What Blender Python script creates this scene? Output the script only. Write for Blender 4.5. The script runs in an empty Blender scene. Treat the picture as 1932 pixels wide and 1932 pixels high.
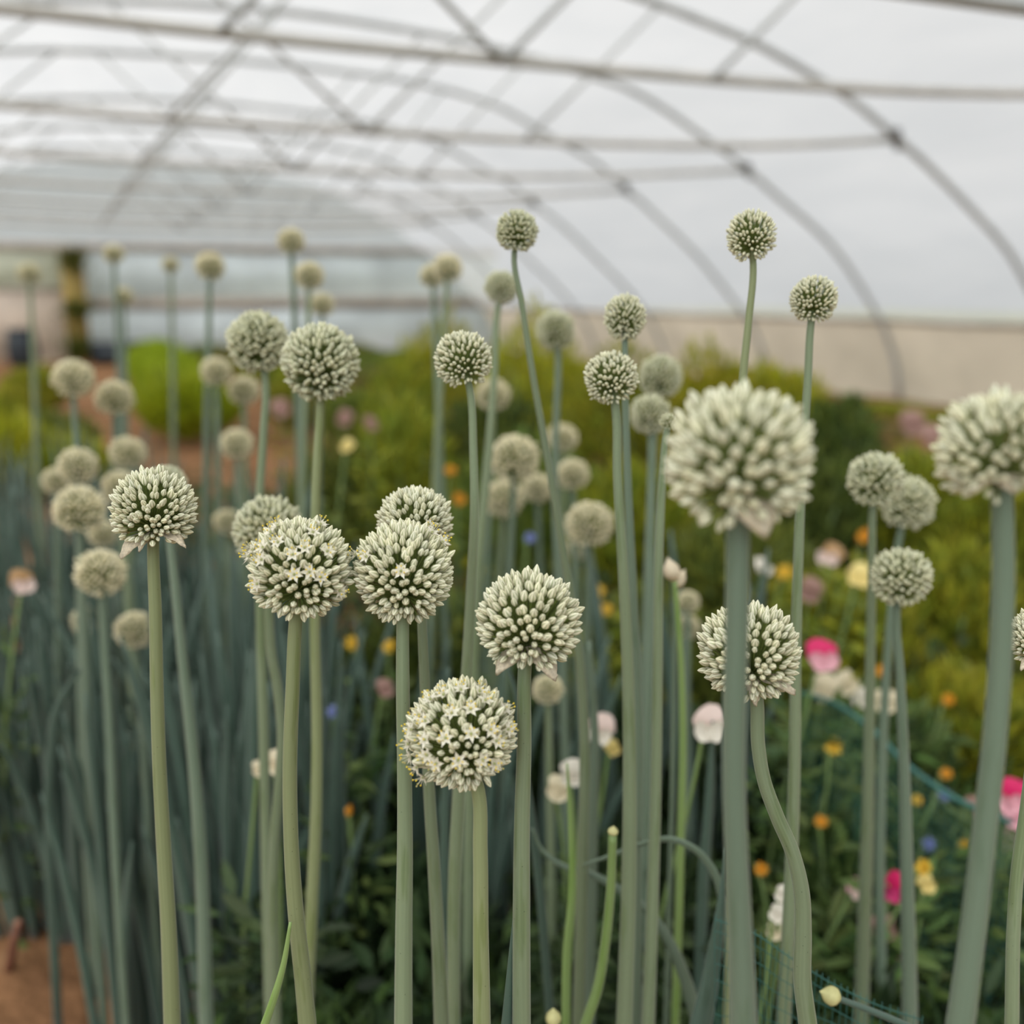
import bpy, math
import numpy as np
from mathutils import Vector, Matrix, Quaternion

PI = math.pi
sc = bpy.context.scene
C = sc.collection
RS = np.random.RandomState(11)

# ------------------------------------------------------------------ camera model (x = across the tunnel, y = along it)
F = 1950.0
CAM = np.array([0.0, 0.0, 1.25])
PITCH = math.radians(11.986)
YAW = math.radians(23.239)
FWD_H = np.array([math.sin(YAW), math.cos(YAW), 0.0])
RIGHT = np.array([math.cos(YAW), -math.sin(YAW), 0.0])
UPW = np.array([0.0, 0.0, 1.0])
FWD = FWD_H * math.cos(PITCH) - UPW * math.sin(PITCH)
UPC = FWD_H * math.sin(PITCH) + UPW * math.cos(PITCH)


def ray(px, py):
    return FWD + RIGHT * ((px - 966.0) / F) - UPC * ((py - 966.0) / F)


def at_depth(px, py, d):
    return CAM + ray(px, py) * d


def on_plane(px, py, hd):
    """point of that line of sight at the horizontal distance hd ahead of the viewer"""
    r = ray(px, py)
    return CAM + r * (hd / float(r @ FWD_H))


def at_y(px, py, y):
    r = ray(px, py)
    return CAM + r * (y / r[1])


# ------------------------------------------------------------------ mesh building
class MB:
    def __init__(self):
        self.v, self.f, self.m, self.c, self.uv, self.n = [], [], [], [], [], 0

    def add(self, v, f, col=None, mat=0, uv=None):
        v = np.asarray(v, dtype=np.float64).reshape(-1, 3)
        if isinstance(f, np.ndarray):
            f = [f]
        for a in (f if isinstance(f, list) and len(f) and isinstance(f[0], np.ndarray) else self._split(f)):
            self.f.append(np.asarray(a, dtype=np.int64) + self.n)
            self.m.append(np.full(len(a), mat, dtype=np.int32))
        if col is None:
            col = np.ones((len(v), 3))
        col = np.asarray(col, dtype=np.float64)
        if col.ndim == 1:
            col = np.tile(col, (len(v), 1))
        self.c.append(col)
        self.uv.append(np.zeros((len(v), 2)) if uv is None else np.asarray(uv, dtype=np.float64))
        self.v.append(v)
        self.n += len(v)

    @staticmethod
    def _split(f):
        t = [x for x in f if len(x) == 3]
        q = [x for x in f if len(x) == 4]
        o = [x for x in f if len(x) > 4]
        out = []
        if t: out.append(np.array(t))
        if q: out.append(np.array(q))
        for x in o: out.append(np.array([x]))
        return out

    def mesh(self, name, mats, smooth=True):
        me = bpy.data.meshes.new(name)
        v = np.concatenate(self.v)
        me.vertices.add(len(v))
        me.vertices.foreach_set("co", v.astype(np.float32).ravel())
        loops = np.concatenate([a.ravel() for a in self.f])
        tot = np.concatenate([np.full(len(a), a.shape[1]) for a in self.f])
        start = np.concatenate([[0], np.cumsum(tot)[:-1]])
        me.loops.add(len(loops))
        me.loops.foreach_set("vertex_index", loops.astype(np.int32))
        me.polygons.add(len(tot))
        me.polygons.foreach_set("loop_start", start.astype(np.int32))
        me.polygons.foreach_set("loop_total", tot.astype(np.int32))
        for m in mats:
            me.materials.append(m)
        me.polygons.foreach_set("material_index", np.concatenate(self.m))
        me.polygons.foreach_set("use_smooth", np.full(len(tot), smooth, dtype=bool))
        at = me.attributes.new("Col", 'FLOAT_COLOR', 'POINT')
        c = np.ones((len(v), 4), dtype=np.float32)
        c[:, :3] = np.concatenate(self.c)
        at.data.foreach_set("color", c.ravel())
        au = me.attributes.new("flow", 'FLOAT2', 'POINT')
        au.data.foreach_set("vector", np.concatenate(self.uv).astype(np.float32).ravel())
        me.update()
        me.validate()
        return me

    def build(self, name, mats, parent=None, smooth=True):
        if not isinstance(mats, (list, tuple)):
            mats = [mats]
        return link(name, self.mesh(name, mats, smooth), parent)


def link(name, data, parent=None):
    o = bpy.data.objects.new(name, data)
    C.objects.link(o)
    if parent is not None:
        o.parent = parent
    return o


def empty(name, loc):
    o = bpy.data.objects.new(name, None)
    o.empty_display_size = 0.05
    C.objects.link(o)
    o.location = Vector([float(x) for x in loc])
    return o


def tag(o, label=None, cat=None, group=None, kind=None):
    if label: o["label"] = label
    if cat: o["category"] = cat
    if group: o["group"] = group
    if kind: o["kind"] = kind
    return o


def copy_tree(o, parent=None):
    c = o.copy()
    C.objects.link(c)
    if parent is not None:
        c.parent = parent
    for ch in list(o.children):
        copy_tree(ch, c)
    return c


def catmull(P, n=6):
    """smooth curve through the points (cubic, tangents weighted by spacing so long spans do not overshoot)"""
    P = np.asarray(P, dtype=np.float64)
    if len(P) < 3:
        t = np.linspace(0, 1, n * 2)[:, None]
        return P[0] * (1 - t) + P[-1] * t
    h = np.linalg.norm(np.diff(P, axis=0), axis=1) + 1e-9
    v = np.diff(P, axis=0) / h[:, None]
    m = np.zeros_like(P)
    m[0], m[-1] = v[0], v[-1]
    m[1:-1] = (v[:-1] * h[1:, None] + v[1:] * h[:-1, None]) / (h[:-1] + h[1:])[:, None]
    out = []
    for i in range(len(P) - 1):
        for t in np.linspace(0, 1, n, endpoint=False):
            a, b = 2 * t ** 3 - 3 * t ** 2 + 1, t ** 3 - 2 * t ** 2 + t
            c, d = -2 * t ** 3 + 3 * t ** 2, t ** 3 - t ** 2
            out.append(a * P[i] + b * h[i] * m[i] + c * P[i + 1] + d * h[i] * m[i + 1])
    out.append(P[-1])
    return np.array(out)


def tube(mb, P, R, seg=10, col=(1, 1, 1), mat=0, cap=True, flat=1.0):
    P = np.asarray(P, dtype=np.float64)
    n = len(P)
    R = np.full(n, float(R)) if np.isscalar(R) else np.asarray(R, dtype=np.float64)
    T = np.gradient(P, axis=0)
    T /= np.linalg.norm(T, axis=1)[:, None] + 1e-12
    ref = np.array([0, 1.0, 0]) if abs(T[0][1]) < 0.9 else np.array([1.0, 0, 0])
    N = np.zeros_like(P)
    u = np.cross(T[0], ref); u /= np.linalg.norm(u)
    for i in range(n):
        u = u - T[i] * (u @ T[i]); u /= np.linalg.norm(u) + 1e-12
        N[i] = u
    B = np.cross(T, N)
    a = np.linspace(0, 2 * PI, seg, endpoint=False)
    V = P[:, None, :] + R[:, None, None] * (np.cos(a)[None, :, None] * N[:, None, :] + flat * np.sin(a)[None, :, None] * B[:, None, :])
    L = np.concatenate([[0], np.cumsum(np.linalg.norm(np.diff(P, axis=0), axis=1))])
    uv = np.stack([np.tile(a / (2 * PI), n), np.repeat(L, seg)], 1)
    i = np.arange(n - 1)[:, None] * seg
    j = np.arange(seg)[None, :]
    q = np.stack([i + j, i + (j + 1) % seg, i + seg + (j + 1) % seg, i + seg + j], -1).reshape(-1, 4)
    faces = [q]
    V = V.reshape(-1, 3)
    if cap:
        faces.append(np.arange(seg)[::-1][None, :].copy())
        faces.append((np.arange(seg) + (n - 1) * seg)[None, :])
    mb.add(V, faces, col, mat, uv)


def box(mb, x0, x1, y0, y1, z0, z1, col=(1, 1, 1), mat=0):
    v = [(x, y, z) for x in (x0, x1) for y in (y0, y1) for z in (z0, z1)]
    mb.add(v, np.array([(0, 1, 3, 2), (4, 6, 7, 5), (0, 4, 5, 1), (2, 3, 7, 6), (0, 2, 6, 4), (1, 5, 7, 3)]), col, mat)


def basis(d, spin=None):
    """(N,3,3) frames whose third column is d"""
    d = d / (np.linalg.norm(d, axis=-1, keepdims=True) + 1e-12)
    ref = np.where(np.abs(d[:, 2:3]) < 0.9, np.array([[0, 0, 1.0]]), np.array([[1.0, 0, 0]]))
    x = np.cross(ref, d); x /= np.linalg.norm(x, axis=1)[:, None] + 1e-12
    y = np.cross(d, x)
    if spin is not None:
        c, s = np.cos(spin)[:, None], np.sin(spin)[:, None]
        x, y = x * c + y * s, y * c - x * s
    return np.stack([x, y, d], -1)


def scatter(mb, tv, tf, tc, pos, frames, scale, tint=None, mat=0):
    """copies of a little template set at pos; scale (N,3)"""
    N, K = len(pos), len(tv)
    v = np.einsum('nij,nkj->nki', frames, tv[None] * scale[:, None, :]) + pos[:, None, :]
    c = np.broadcast_to(tc[None], (N, K, 3)).copy()
    if tint is not None:
        c *= tint[:, None, :]
    off = (np.arange(N) * K)[:, None, None]
    fs = [(a[None] + off).reshape(-1, a.shape[1]) for a in tf]
    mb.add(v.reshape(-1, 3), fs, c.reshape(-1, 3), mat)


# ------------------------------------------------------------------ materials
def new_mat(name):
    m = bpy.data.materials.new(name)
    m.use_nodes = True
    nt = m.node_tree
    nt.nodes.clear()
    out = nt.nodes.new("ShaderNodeOutputMaterial")
    return m, nt, out


def nd(nt, typ, **kw):
    n = nt.nodes.new(typ)
    for k, v in kw.items():
        setattr(n, k, v)
    return n


def ramp(nt, stops):
    r = nd(nt, "ShaderNodeValToRGB")
    e = r.color_ramp.elements
    while len(e) < len(stops):
        e.new(0.5)
    for x, (p, c) in zip(e, stops):
        x.position = p
        x.color = (c[0], c[1], c[2], 1)
    return r


def mat_col(name, col, rough=0.55, trans=0.0, noise=None, amount=0.25, attr=False, spec=0.4, metal=0.0, bump=0.0, bscale=40, objvar=0.0):
    """one plain material: colour (or the mesh's own colours) with a procedural mottling"""
    m, nt, out = new_mat(name)
    L = nt.links.new
    if attr:
        a = nd(nt, "ShaderNodeAttribute", attribute_name="Col")
        base = nd(nt, "ShaderNodeMix", data_type='RGBA', blend_type='MULTIPLY')
        base.inputs[0].default_value = 1
        L(a.outputs["Color"], base.inputs[6]); base.inputs[7].default_value = (*col, 1)
        csock = base.outputs[2]
    else:
        r = nd(nt, "ShaderNodeRGB"); r.outputs[0].default_value = (*col, 1)
        csock = r.outputs[0]
    tc = nd(nt, "ShaderNodeTexCoord")
    if noise:
        nz = nd(nt, "ShaderNodeTexNoise"); nz.inputs["Scale"].default_value = noise; nz.inputs["Detail"].default_value = 4
        L(tc.outputs["Object"], nz.inputs["Vector"])
        mr = nd(nt, "ShaderNodeMapRange")
        mr.inputs[1].default_value = 0.3; mr.inputs[2].default_value = 0.7
        mr.inputs[3].default_value = 1 - amount; mr.inputs[4].default_value = 1 + amount
        L(nz.outputs["Fac"], mr.inputs[0])
        mx = nd(nt, "ShaderNodeVectorMath", operation='SCALE')
        L(csock, mx.inputs[0]); L(mr.outputs[0], mx.inputs["Scale"])
        csock = mx.outputs[0]
    if objvar:
        oi = nd(nt, "ShaderNodeObjectInfo")
        hs = nd(nt, "ShaderNodeHueSaturation")
        mr = nd(nt, "ShaderNodeMapRange"); mr.inputs[3].default_value = 0.5 - objvar * 0.12; mr.inputs[4].default_value = 0.5 + objvar * 0.12
        mv = nd(nt, "ShaderNodeMapRange"); mv.inputs[3].default_value = 1 - objvar; mv.inputs[4].default_value = 1 + objvar
        L(oi.outputs["Random"], mr.inputs[0]); L(oi.outputs["Random"], mv.inputs[0])
        L(mr.outputs[0], hs.inputs["Hue"]); L(mv.outputs[0], hs.inputs["Value"]); L(csock, hs.inputs["Color"])
        csock = hs.outputs[0]
    b = nd(nt, "ShaderNodeBsdfPrincipled")
    b.inputs["Roughness"].default_value = rough
    b.inputs["Specular IOR Level"].default_value = spec
    b.inputs["Metallic"].default_value = metal
    L(csock, b.inputs["Base Color"])
    if bump:
        nb = nd(nt, "ShaderNodeTexNoise"); nb.inputs["Scale"].default_value = bscale; nb.inputs["Detail"].default_value = 6
        L(tc.outputs["Object"], nb.inputs["Vector"])
        bp = nd(nt, "ShaderNodeBump"); bp.inputs["Strength"].default_value = bump; bp.inputs["Distance"].default_value = 0.02
        L(nb.outputs["Fac"], bp.inputs["Height"]); L(bp.outputs[0], b.inputs["Normal"])
    if trans > 0:
        t = nd(nt, "ShaderNodeBsdfTranslucent"); L(csock, t.inputs["Color"])
        mx = nd(nt, "ShaderNodeMixShader"); mx.inputs[0].default_value = trans
        L(b.outputs[0], mx.inputs[1]); L(t.outputs[0], mx.inputs[2]); L(mx.outputs[0], out.inputs[0])
    else:
        L(b.outputs[0], out.inputs[0])
    return m


def mat_stem(name, dark, light, bloom):
    """hollow onion stalk: fine lengthwise streaks, a waxy bloom rubbed off in patches, a few specks"""
    m, nt, out = new_mat(name)
    L = nt.links.new
    at = nd(nt, "ShaderNodeAttribute", attribute_name="flow")
    oi = nd(nt, "ShaderNodeObjectInfo")
    mp = nd(nt, "ShaderNodeMapping"); mp.inputs["Scale"].default_value = (26, 7, 1)
    L(at.outputs["Vector"], mp.inputs["Vector"]); 
    cm = nd(nt, "ShaderNodeCombineXYZ"); L(oi.outputs["Random"], cm.inputs[2])
    sc_ = nd(nt, "ShaderNodeVectorMath", operation='SCALE'); sc_.inputs["Scale"].default_value = 50
    L(cm.outputs[0], sc_.inputs[0]); L(sc_.outputs[0], mp.inputs["Location"])
    n1 = nd(nt, "ShaderNodeTexNoise"); n1.inputs["Scale"].default_value = 1; n1.inputs["Detail"].default_value = 4
    L(mp.outputs[0], n1.inputs["Vector"])
    r1 = ramp(nt, [(0.3, dark), (0.68, light)]); L(n1.outputs["Fac"], r1.inputs[0])
    m2 = nd(nt, "ShaderNodeMapping"); m2.inputs["Scale"].default_value = (3.0, 9, 1)
    L(at.outputs["Vector"], m2.inputs["Vector"]); L(sc_.outputs[0], m2.inputs["Location"])
    n2 = nd(nt, "ShaderNodeTexNoise"); n2.inputs["Scale"].default_value = 1.2; n2.inputs["Detail"].default_value = 3
    L(m2.outputs[0], n2.inputs["Vector"])
    r2 = ramp(nt, [(0.36, (0, 0, 0)), (0.44, (1, 1, 1))]); L(n2.outputs["Fac"], r2.inputs[0])
    mx = nd(nt, "ShaderNodeMix", data_type='RGBA'); L(r2.outputs[0], mx.inputs[0])
    L(r1.outputs[0], mx.inputs[6])
    mb_ = nd(nt, "ShaderNodeMix", data_type='RGBA'); mb_.inputs[0].default_value = 0.5
    L(r1.outputs[0], mb_.inputs[6]); mb_.inputs[7].default_value = (*bloom, 1)
    L(mb_.outputs[2], mx.inputs[7])
    # specks
    m3 = nd(nt, "ShaderNodeMapping"); m3.inputs["Scale"].default_value = (5, 130, 1)
    L(at.outputs["Vector"], m3.inputs["Vector"]); L(sc_.outputs[0], m3.inputs["Location"])
    vo = nd(nt, "ShaderNodeTexVoronoi"); vo.inputs["Scale"].default_value = 1
    L(m3.outputs[0], vo.inputs["Vector"])
    r3 = ramp(nt, [(0.05, (1, 1, 1)), (0.08, (0, 0, 0))]); L(vo.outputs["Distance"], r3.inputs[0])
    mu = nd(nt, "ShaderNodeMath", operation='MULTIPLY'); mu.inputs[1].default_value = 0.55
    L(r3.outputs[0], mu.inputs[0])
    m4 = nd(nt, "ShaderNodeMix", data_type='RGBA'); L(mu.outputs[0], m4.inputs[0]); L(mx.outputs[2], m4.inputs[6])
    m4.inputs[7].default_value = (dark[0] * .35, dark[1] * .35, dark[2] * .35, 1)
    hs = nd(nt, "ShaderNodeHueSaturation")
    mv = nd(nt, "ShaderNodeMapRange"); mv.inputs[3].default_value = 0.85; mv.inputs[4].default_value = 1.15
    L(oi.outputs["Random"], mv.inputs[0]); L(mv.outputs[0], hs.inputs["Value"]); L(m4.outputs[2], hs.inputs["Color"])
    b = nd(nt, "ShaderNodeBsdfPrincipled")
    b.inputs["Roughness"].default_value = 0.5; b.inputs["Specular IOR Level"].default_value = 0.5
    b.inputs["Sheen Weight"].default_value = 0.25; b.inputs["Sheen Roughness"].default_value = 0.4
    L(hs.outputs[0], b.inputs["Base Color"])
    bp = nd(nt, "ShaderNodeBump"); bp.inputs["Strength"].default_value = 0.25; bp.inputs["Distance"].default_value = 0.0006
    L(n1.outputs["Fac"], bp.inputs["Height"]); L(bp.outputs[0], b.inputs["Normal"])
    L(b.outputs[0], out.inputs[0])
    return m


def mat_cover():
    """milky polythene: lets daylight through, scattered, with faint lengthwise creases"""
    m, nt, out = new_mat("milky_polythene")
    L = nt.links.new
    tc = nd(nt, "ShaderNodeTexCoord")
    mp = nd(nt, "ShaderNodeMapping"); mp.inputs["Scale"].default_value = (0.6, 0.25, 1.5)
    L(tc.outputs["Object"], mp.inputs["Vector"])
    n = nd(nt, "ShaderNodeTexNoise"); n.inputs["Scale"].default_value = 2.2; n.inputs["Detail"].default_value = 5; n.inputs["Distortion"].default_value = 0.6
    L(mp.outputs[0], n.inputs["Vector"])
    r = ramp(nt, [(0.3, (0.86, 0.865, 0.86)), (0.7, (0.95, 0.945, 0.93))]); L(n.outputs["Fac"], r.inputs[0])
    t = nd(nt, "ShaderNodeBsdfTranslucent"); L(r.outputs[0], t.inputs["Color"])
    tr = nd(nt, "ShaderNodeBsdfTransparent"); L(r.outputs[0], tr.inputs["Color"])
    mx = nd(nt, "ShaderNodeMixShader"); mx.inputs[0].default_value = 0.55
    L(t.outputs[0], mx.inputs[1]); L(tr.outputs[0], mx.inputs[2])
    g = nd(nt, "ShaderNodeBsdfDiffuse"); g.inputs["Color"].default_value = (0.8, 0.8, 0.78, 1)
    m2 = nd(nt, "ShaderNodeMixShader"); m2.inputs[0].default_value = 0.10
    L(mx.outputs[0], m2.inputs[1]); L(g.outputs[0], m2.inputs[2])
    L(m2.outputs[0], out.inputs[0])
    return m


def mat_fabric(name, col, tr=0.45):
    m, nt, out = new_mat(name)
    L = nt.links.new
    tc = nd(nt, "ShaderNodeTexCoord")
    n = nd(nt, "ShaderNodeTexNoise"); n.inputs["Scale"].default_value = 1.3; n.inputs["Detail"].default_value = 5
    L(tc.outputs["Object"], n.inputs["Vector"])
    r = ramp(nt, [(0.3, [x * 0.85 for x in col]), (0.7, [min(1, x * 1.1) for x in col])]); L(n.outputs["Fac"], r.inputs[0])
    d = nd(nt, "ShaderNodeBsdfDiffuse"); L(r.outputs[0], d.inputs["Color"])
    t = nd(nt, "ShaderNodeBsdfTranslucent"); L(r.outputs[0], t.inputs["Color"])
    mx = nd(nt, "ShaderNodeMixShader"); mx.inputs[0].default_value = tr
    L(d.outputs[0], mx.inputs[1]); L(t.outputs[0], mx.inputs[2]); L(mx.outputs[0], out.inputs[0])
    return m


def mat_soil():
    m, nt, out = new_mat("dry_orange_soil")
    L = nt.links.new
    tc = nd(nt, "ShaderNodeTexCoord")
    n = nd(nt, "ShaderNodeTexNoise"); n.inputs["Scale"].default_value = 6; n.inputs["Detail"].default_value = 8
    L(tc.outputs["Object"], n.inputs["Vector"])
    r = ramp(nt, [(0.25, (0.13, 0.065, 0.032)), (0.55, (0.27, 0.14, 0.068)), (0.8, (0.38, 0.225, 0.12))]); L(n.outputs["Fac"], r.inputs[0])
    b = nd(nt, "ShaderNodeBsdfPrincipled"); b.inputs["Roughness"].default_value = 0.95; b.inputs["Specular IOR Level"].default_value = 0.1
    L(r.outputs[0], b.inputs["Base Color"])
    n2 = nd(nt, "ShaderNodeTexNoise"); n2.inputs["Scale"].default_value = 25; n2.inputs["Detail"].default_value = 8
    L(tc.outputs["Object"], n2.inputs["Vector"])
    bp = nd(nt, "ShaderNodeBump"); bp.inputs["Strength"].default_value = 0.9; bp.inputs["Distance"].default_value = 0.03
    L(n2.outputs["Fac"], bp.inputs["Height"]); L(bp.outputs[0], b.inputs["Normal"])
    L(b.outputs[0], out.inputs[0])
    return m


M = {}
M['bud'] = mat_col("flower_bud_cream", (1, 1, 1), 0.5, 0.15, attr=True)
M['bud_warm'] = mat_col("flower_bud_warm_cream", (1.0, .95, .86), 0.5, 0.15, attr=True)
M['pedicel'] = mat_col("flower_stalk_green", (0.21, 0.27, 0.07), 0.6, 0.15, noise=30, amount=0.2)
M['petal'] = mat_col("white_petal", (1, 1, 1), 0.5, 0.25, attr=True)
M['bract'] = mat_col("papery_bract", (0.74, 0.66, 0.50), 0.7, 0.3, noise=14, amount=0.22, bump=0.3, bscale=30)
M['stem'] = mat_stem("stalk_glaucous_green", (0.11, 0.158, 0.072), (0.17, 0.225, 0.115), (0.205, 0.255, 0.165))
M['stem_y'] = mat_stem("stalk_yellow_green", (0.135, 0.175, 0.06), (0.205, 0.25, 0.10), (0.25, 0.285, 0.155))
M['stem_b'] = mat_stem("stalk_bluish_green", (0.085, 0.135, 0.082), (0.13, 0.185, 0.122), (0.15, 0.205, 0.15))
M['leaf_on'] = mat_stem("onion_leaf_teal", (0.035, 0.072, 0.05), (0.06, 0.105, 0.075), (0.075, 0.125, 0.097))
M['leaf_gr'] = mat_stem("onion_leaf_green", (0.12, 0.21, 0.045), (0.18, 0.29, 0.07), (0.22, 0.31, 0.12))
M['fol_lime'] = mat_col("foliage_lime", (1, 1, 1), 0.6, 0.4, attr=True, objvar=0.12)
M['wood'] = mat_col("ochre_timber", (0.36, 0.25, 0.07), 0.7, noise=5, amount=0.3, bump=0.3)
M['crossbar'] = mat_col("pale_bar", (0.48, 0.47, 0.44), 0.7, noise=3, amount=0.2)
M['dullwood'] = mat_col("weathered_timber", (0.36, 0.32, 0.27), 0.8, noise=4, amount=0.25, bump=0.3)
M['stake'] = mat_col("brown_stick", (0.17, 0.07, 0.04), 0.7, noise=20, amount=0.35, bump=0.3)
M['steel'] = mat_col("galvanised_tube", (0.42, 0.44, 0.445), 0.5, noise=9, amount=0.15, spec=0.5)
M['brace'] = mat_col("brace_tube", (0.48, 0.50, 0.50), 0.5, noise=9, amount=0.15, spec=0.5)
M['clamp'] = mat_col("dark_clamp", (0.13, 0.13, 0.13), 0.5, metal=0.3)
M['cover'] = mat_cover()
M['skirt'] = mat_fabric("beige_windbreak_cloth", (0.82, 0.73, 0.60), 0.55)
M['panel_blue'] = mat_fabric("bluish_sheet", (0.84, 0.88, 0.90), 0.75)
M['panel_green'] = mat_fabric("pale_green_sheet", (0.74, 0.75, 0.66), 0.7)
M['panel_beige'] = mat_fabric("pinkish_board", (0.82, 0.73, 0.65), 0.6)
M['soil'] = mat_soil()
M['grass'] = mat_col("field_grass", (0.26, 0.29, 0.16), 0.9, noise=1.5, amount=0.4)
M['net'] = mat_col("teal_plastic_net", (0.03, 0.12, 0.10), 0.45, noise=30, amount=0.15)
M['darkplastic'] = mat_col("dark_blue_plastic", (0.025, 0.035, 0.045), 0.4, noise=6, amount=0.2)

# ------------------------------------------------------------------ tunnel
BASE = [(9.2, 0), (9.09, .45), (8.8, .95), (8.48, 1.33), (8.12, 1.70), (7.22, 2.3), (6.70, 2.63), (6.33, 2.81), (5.88, 3.04), (5.36, 3.25), (4.8, 3.36), (4.0, 3.49), (3.0, 3.58), (1.9, 3.62)]
ARC_A = [(9.1, 0), (8.95, .45), (8.66, .95), (8.30, 1.38), (8.06, 1.63), (7.62, 1.94), (7.11, 2.27), (6.64, 2.54), (6.17, 2.79), (5.63, 3.0), (5.11, 3.17), (4.62, 3.28), (3.9, 3.42), (3.0, 3.52), (1.9, 3.56)]
ARC_C = [(9.1, 0), (8.95, .45), (8.68, .9), (8.38, 1.2), (7.83, 1.73), (7.2, 2.21), (6.61, 2.63), (6.34, 2.81), (5.57, 3.15), (5.15, 3.35), (4.5, 3.52), (3.74, 3.62), (3.0, 3.66), (1.9, 3.68)]
ARC_D = [(8.95, 0), (8.78, .45), (8.5, .9), (8.03, 1.39), (7.61, 1.74), (7.05, 2.2), (6.48, 2.58), (6.18, 2.79), (5.64, 3.02), (5.05, 3.3), (4.47, 3.44), (3.7, 3.55), (3.0, 3.6), (1.9, 3.63)]
XC = 1.9


def arch_curve(arc, n=64):
    half = np.array(arc, dtype=float)
    left = half[:-1][::-1].copy()
    left[:, 0] = 2 * XC - left[:, 0]
    full = np.vstack([half, left])
    c = catmull(full, 8)
    s = np.concatenate([[0], np.cumsum(np.linalg.norm(np.diff(c, axis=0), axis=1))])
    t = np.linspace(0, s[-1], n)
    return np.stack([np.interp(t, s, c[:, 0]), np.interp(t, s, c[:, 1])], 1)


S = 2.4
END = 21.6
arches = []
for k in range(-1, 10):
    y = S * k
    arc = {3: ARC_A, 4: BASE, 5: ARC_C}.get(k, ARC_D if k >= 6 else ARC_A)
    arches.append((y, arch_curve(arc)))

ARCH_LABEL = {
    1: "grey tunnel arch above the viewer, only its crossbar shows along the top right edge",
    2: "grey tunnel arch whose braced crossbar runs across the upper picture to the right edge",
    3: "nearest grey steel arch seen sweeping down to the right edge of the picture",
    4: "second grey arch back, its foot planted right of the big blurred seedhead",
    5: "third grey steel arch back, coming down behind the tall right-hand seedhead",
    6: "fourth grey steel arch back, coming down above the twin oval heads right of centre",
    7: "fifth grey steel arch back, faint, curving down right of the tall tilted seedhead",
    8: "sixth grey steel arch back, faint and close to the end wall",
}
for k in range(-1, 9):
    y, c = arches[k + 1]
    if k < 1:
        continue            # behind the viewer
    root = tag(empty("tunnel_arch", (XC, y, 0)), ARCH_LABEL[k], "tunnel frame", "steel arches of the polytunnel")
    off = np.array([XC, y, 0])
    mb = MB()
    P = np.stack([c[:, 0], np.full(len(c), y), c[:, 1]], 1)
    P[0, 2] = P[-1, 2] = -0.05
    tube(mb, P - off, 0.032, 12)
    mb.build("hoop", M['steel'], root)
    zl = 2.11 if k == 1 else 2.36

    def z_at(x):
        h = c[:len(c) // 2]
        return np.interp(x, h[::-1, 0], h[::-1, 1])
    xr = 6.62
    xl = 2 * XC - xr
    ze = 2.53 if k > 1 else 2.17
    xs = np.linspace(xl, xr, 15)
    u = (xs - XC) / (xr - XC)
    zs = zl + (ze - zl) * np.abs(u) ** 3 - 0.03 * (1 - u ** 2)
    xs[0] = 2 * XC - np.interp(ze, c[:len(c) // 2, 1], c[:len(c) // 2, 0]); xs[-1] = 2 * XC - xs[0]
    mb = MB()
    tube(mb, np.stack([xs, np.full(15, y + 0.045), zs], 1) - off, 0.027, 10)
    mb.build("crossbar", M['steel'] if k == 1 else M['crossbar'], root)
    for (xa, xb) in ((2.0, 0.55), (2.03, 3.25), (0.72, 1.95), (-1.3, 0.2), (3.2, 4.3)) if k > 1 else ((2.0, 0.55), (2.03, 3.25)):
        za = np.interp(xa, xs, zs)
        mb = MB()
        tube(mb, np.array([(xa, y + 0.01, za), ((xa + xb) / 2, y, (za + z_at(abs(xb - XC) + XC)) / 2), (xb, y, z_at(abs(xb - XC) + XC))]) - off, 0.017, 8)
        mb.build("brace", M['brace'], root)
    for sgn in (1, -1):
        xe = xs[-1] if sgn > 0 else xs[0]
        mb = MB()
        tube(mb, np.array([(xe - 0.07 * sgn, y - 0.05, ze + .05), (xe, y + .02, ze), (xe + 0.07 * sgn, y + 0.05, ze - .06)]) - off, 0.042, 8)
        mb.build("clamp", M['clamp'], root)

# cover: skin over the arches from rail to rail, lower skirts, end walls
ZR = 0.93


def clipped(c, lo, hi, n, right_only=None):
    """points of the arch curve whose height lies in [lo, hi] on the right half"""
    h = c[:len(c) // 2 + 1]
    z = np.linspace(lo, hi, n)
    return np.stack([np.interp(z, h[:, 1], h[:, 0]), z], 1)


def arch_top(c, n=48):
    """curve from the right rail over the top to the left rail"""
    m = c[:, 1] > ZR
    xr = np.interp(ZR, c[:len(c) // 2, 1], c[:len(c) // 2, 0])
    mid = c[m]
    full = np.vstack([[xr, ZR], mid, [2 * XC - xr, ZR]])
    s = np.concatenate([[0], np.cumsum(np.linalg.norm(np.diff(full, axis=0), axis=1))])
    t = np.linspace(0, s[-1], n)
    q = np.stack([np.interp(t, s, full[:, 0]), np.interp(t, s, full[:, 1])], 1)
    ctr = np.array([XC, 0.6])
    d = q - ctr
    return q + 0.05 * d / np.linalg.norm(d, axis=1)[:, None]


def loft(name, rows, mat, kind="structure", label=None, thick=0.004):
    mb = MB()
    n = len(rows[0][1])
    V = np.concatenate([np.stack([r[:, 0], np.full(n, y), r[:, 1]], 1) for y, r in rows])
    i = np.arange(len(rows) - 1)[:, None] * n
    j = np.arange(n - 1)[None, :]
    q = np.stack([i + j, i + j + 1, i + n + j + 1, i + n + j], -1).reshape(-1, 4)
    mb.add(V, [q])
    o = mb.build(name, mat)
    tag(o, label=label, kind=kind)
    return o


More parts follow.
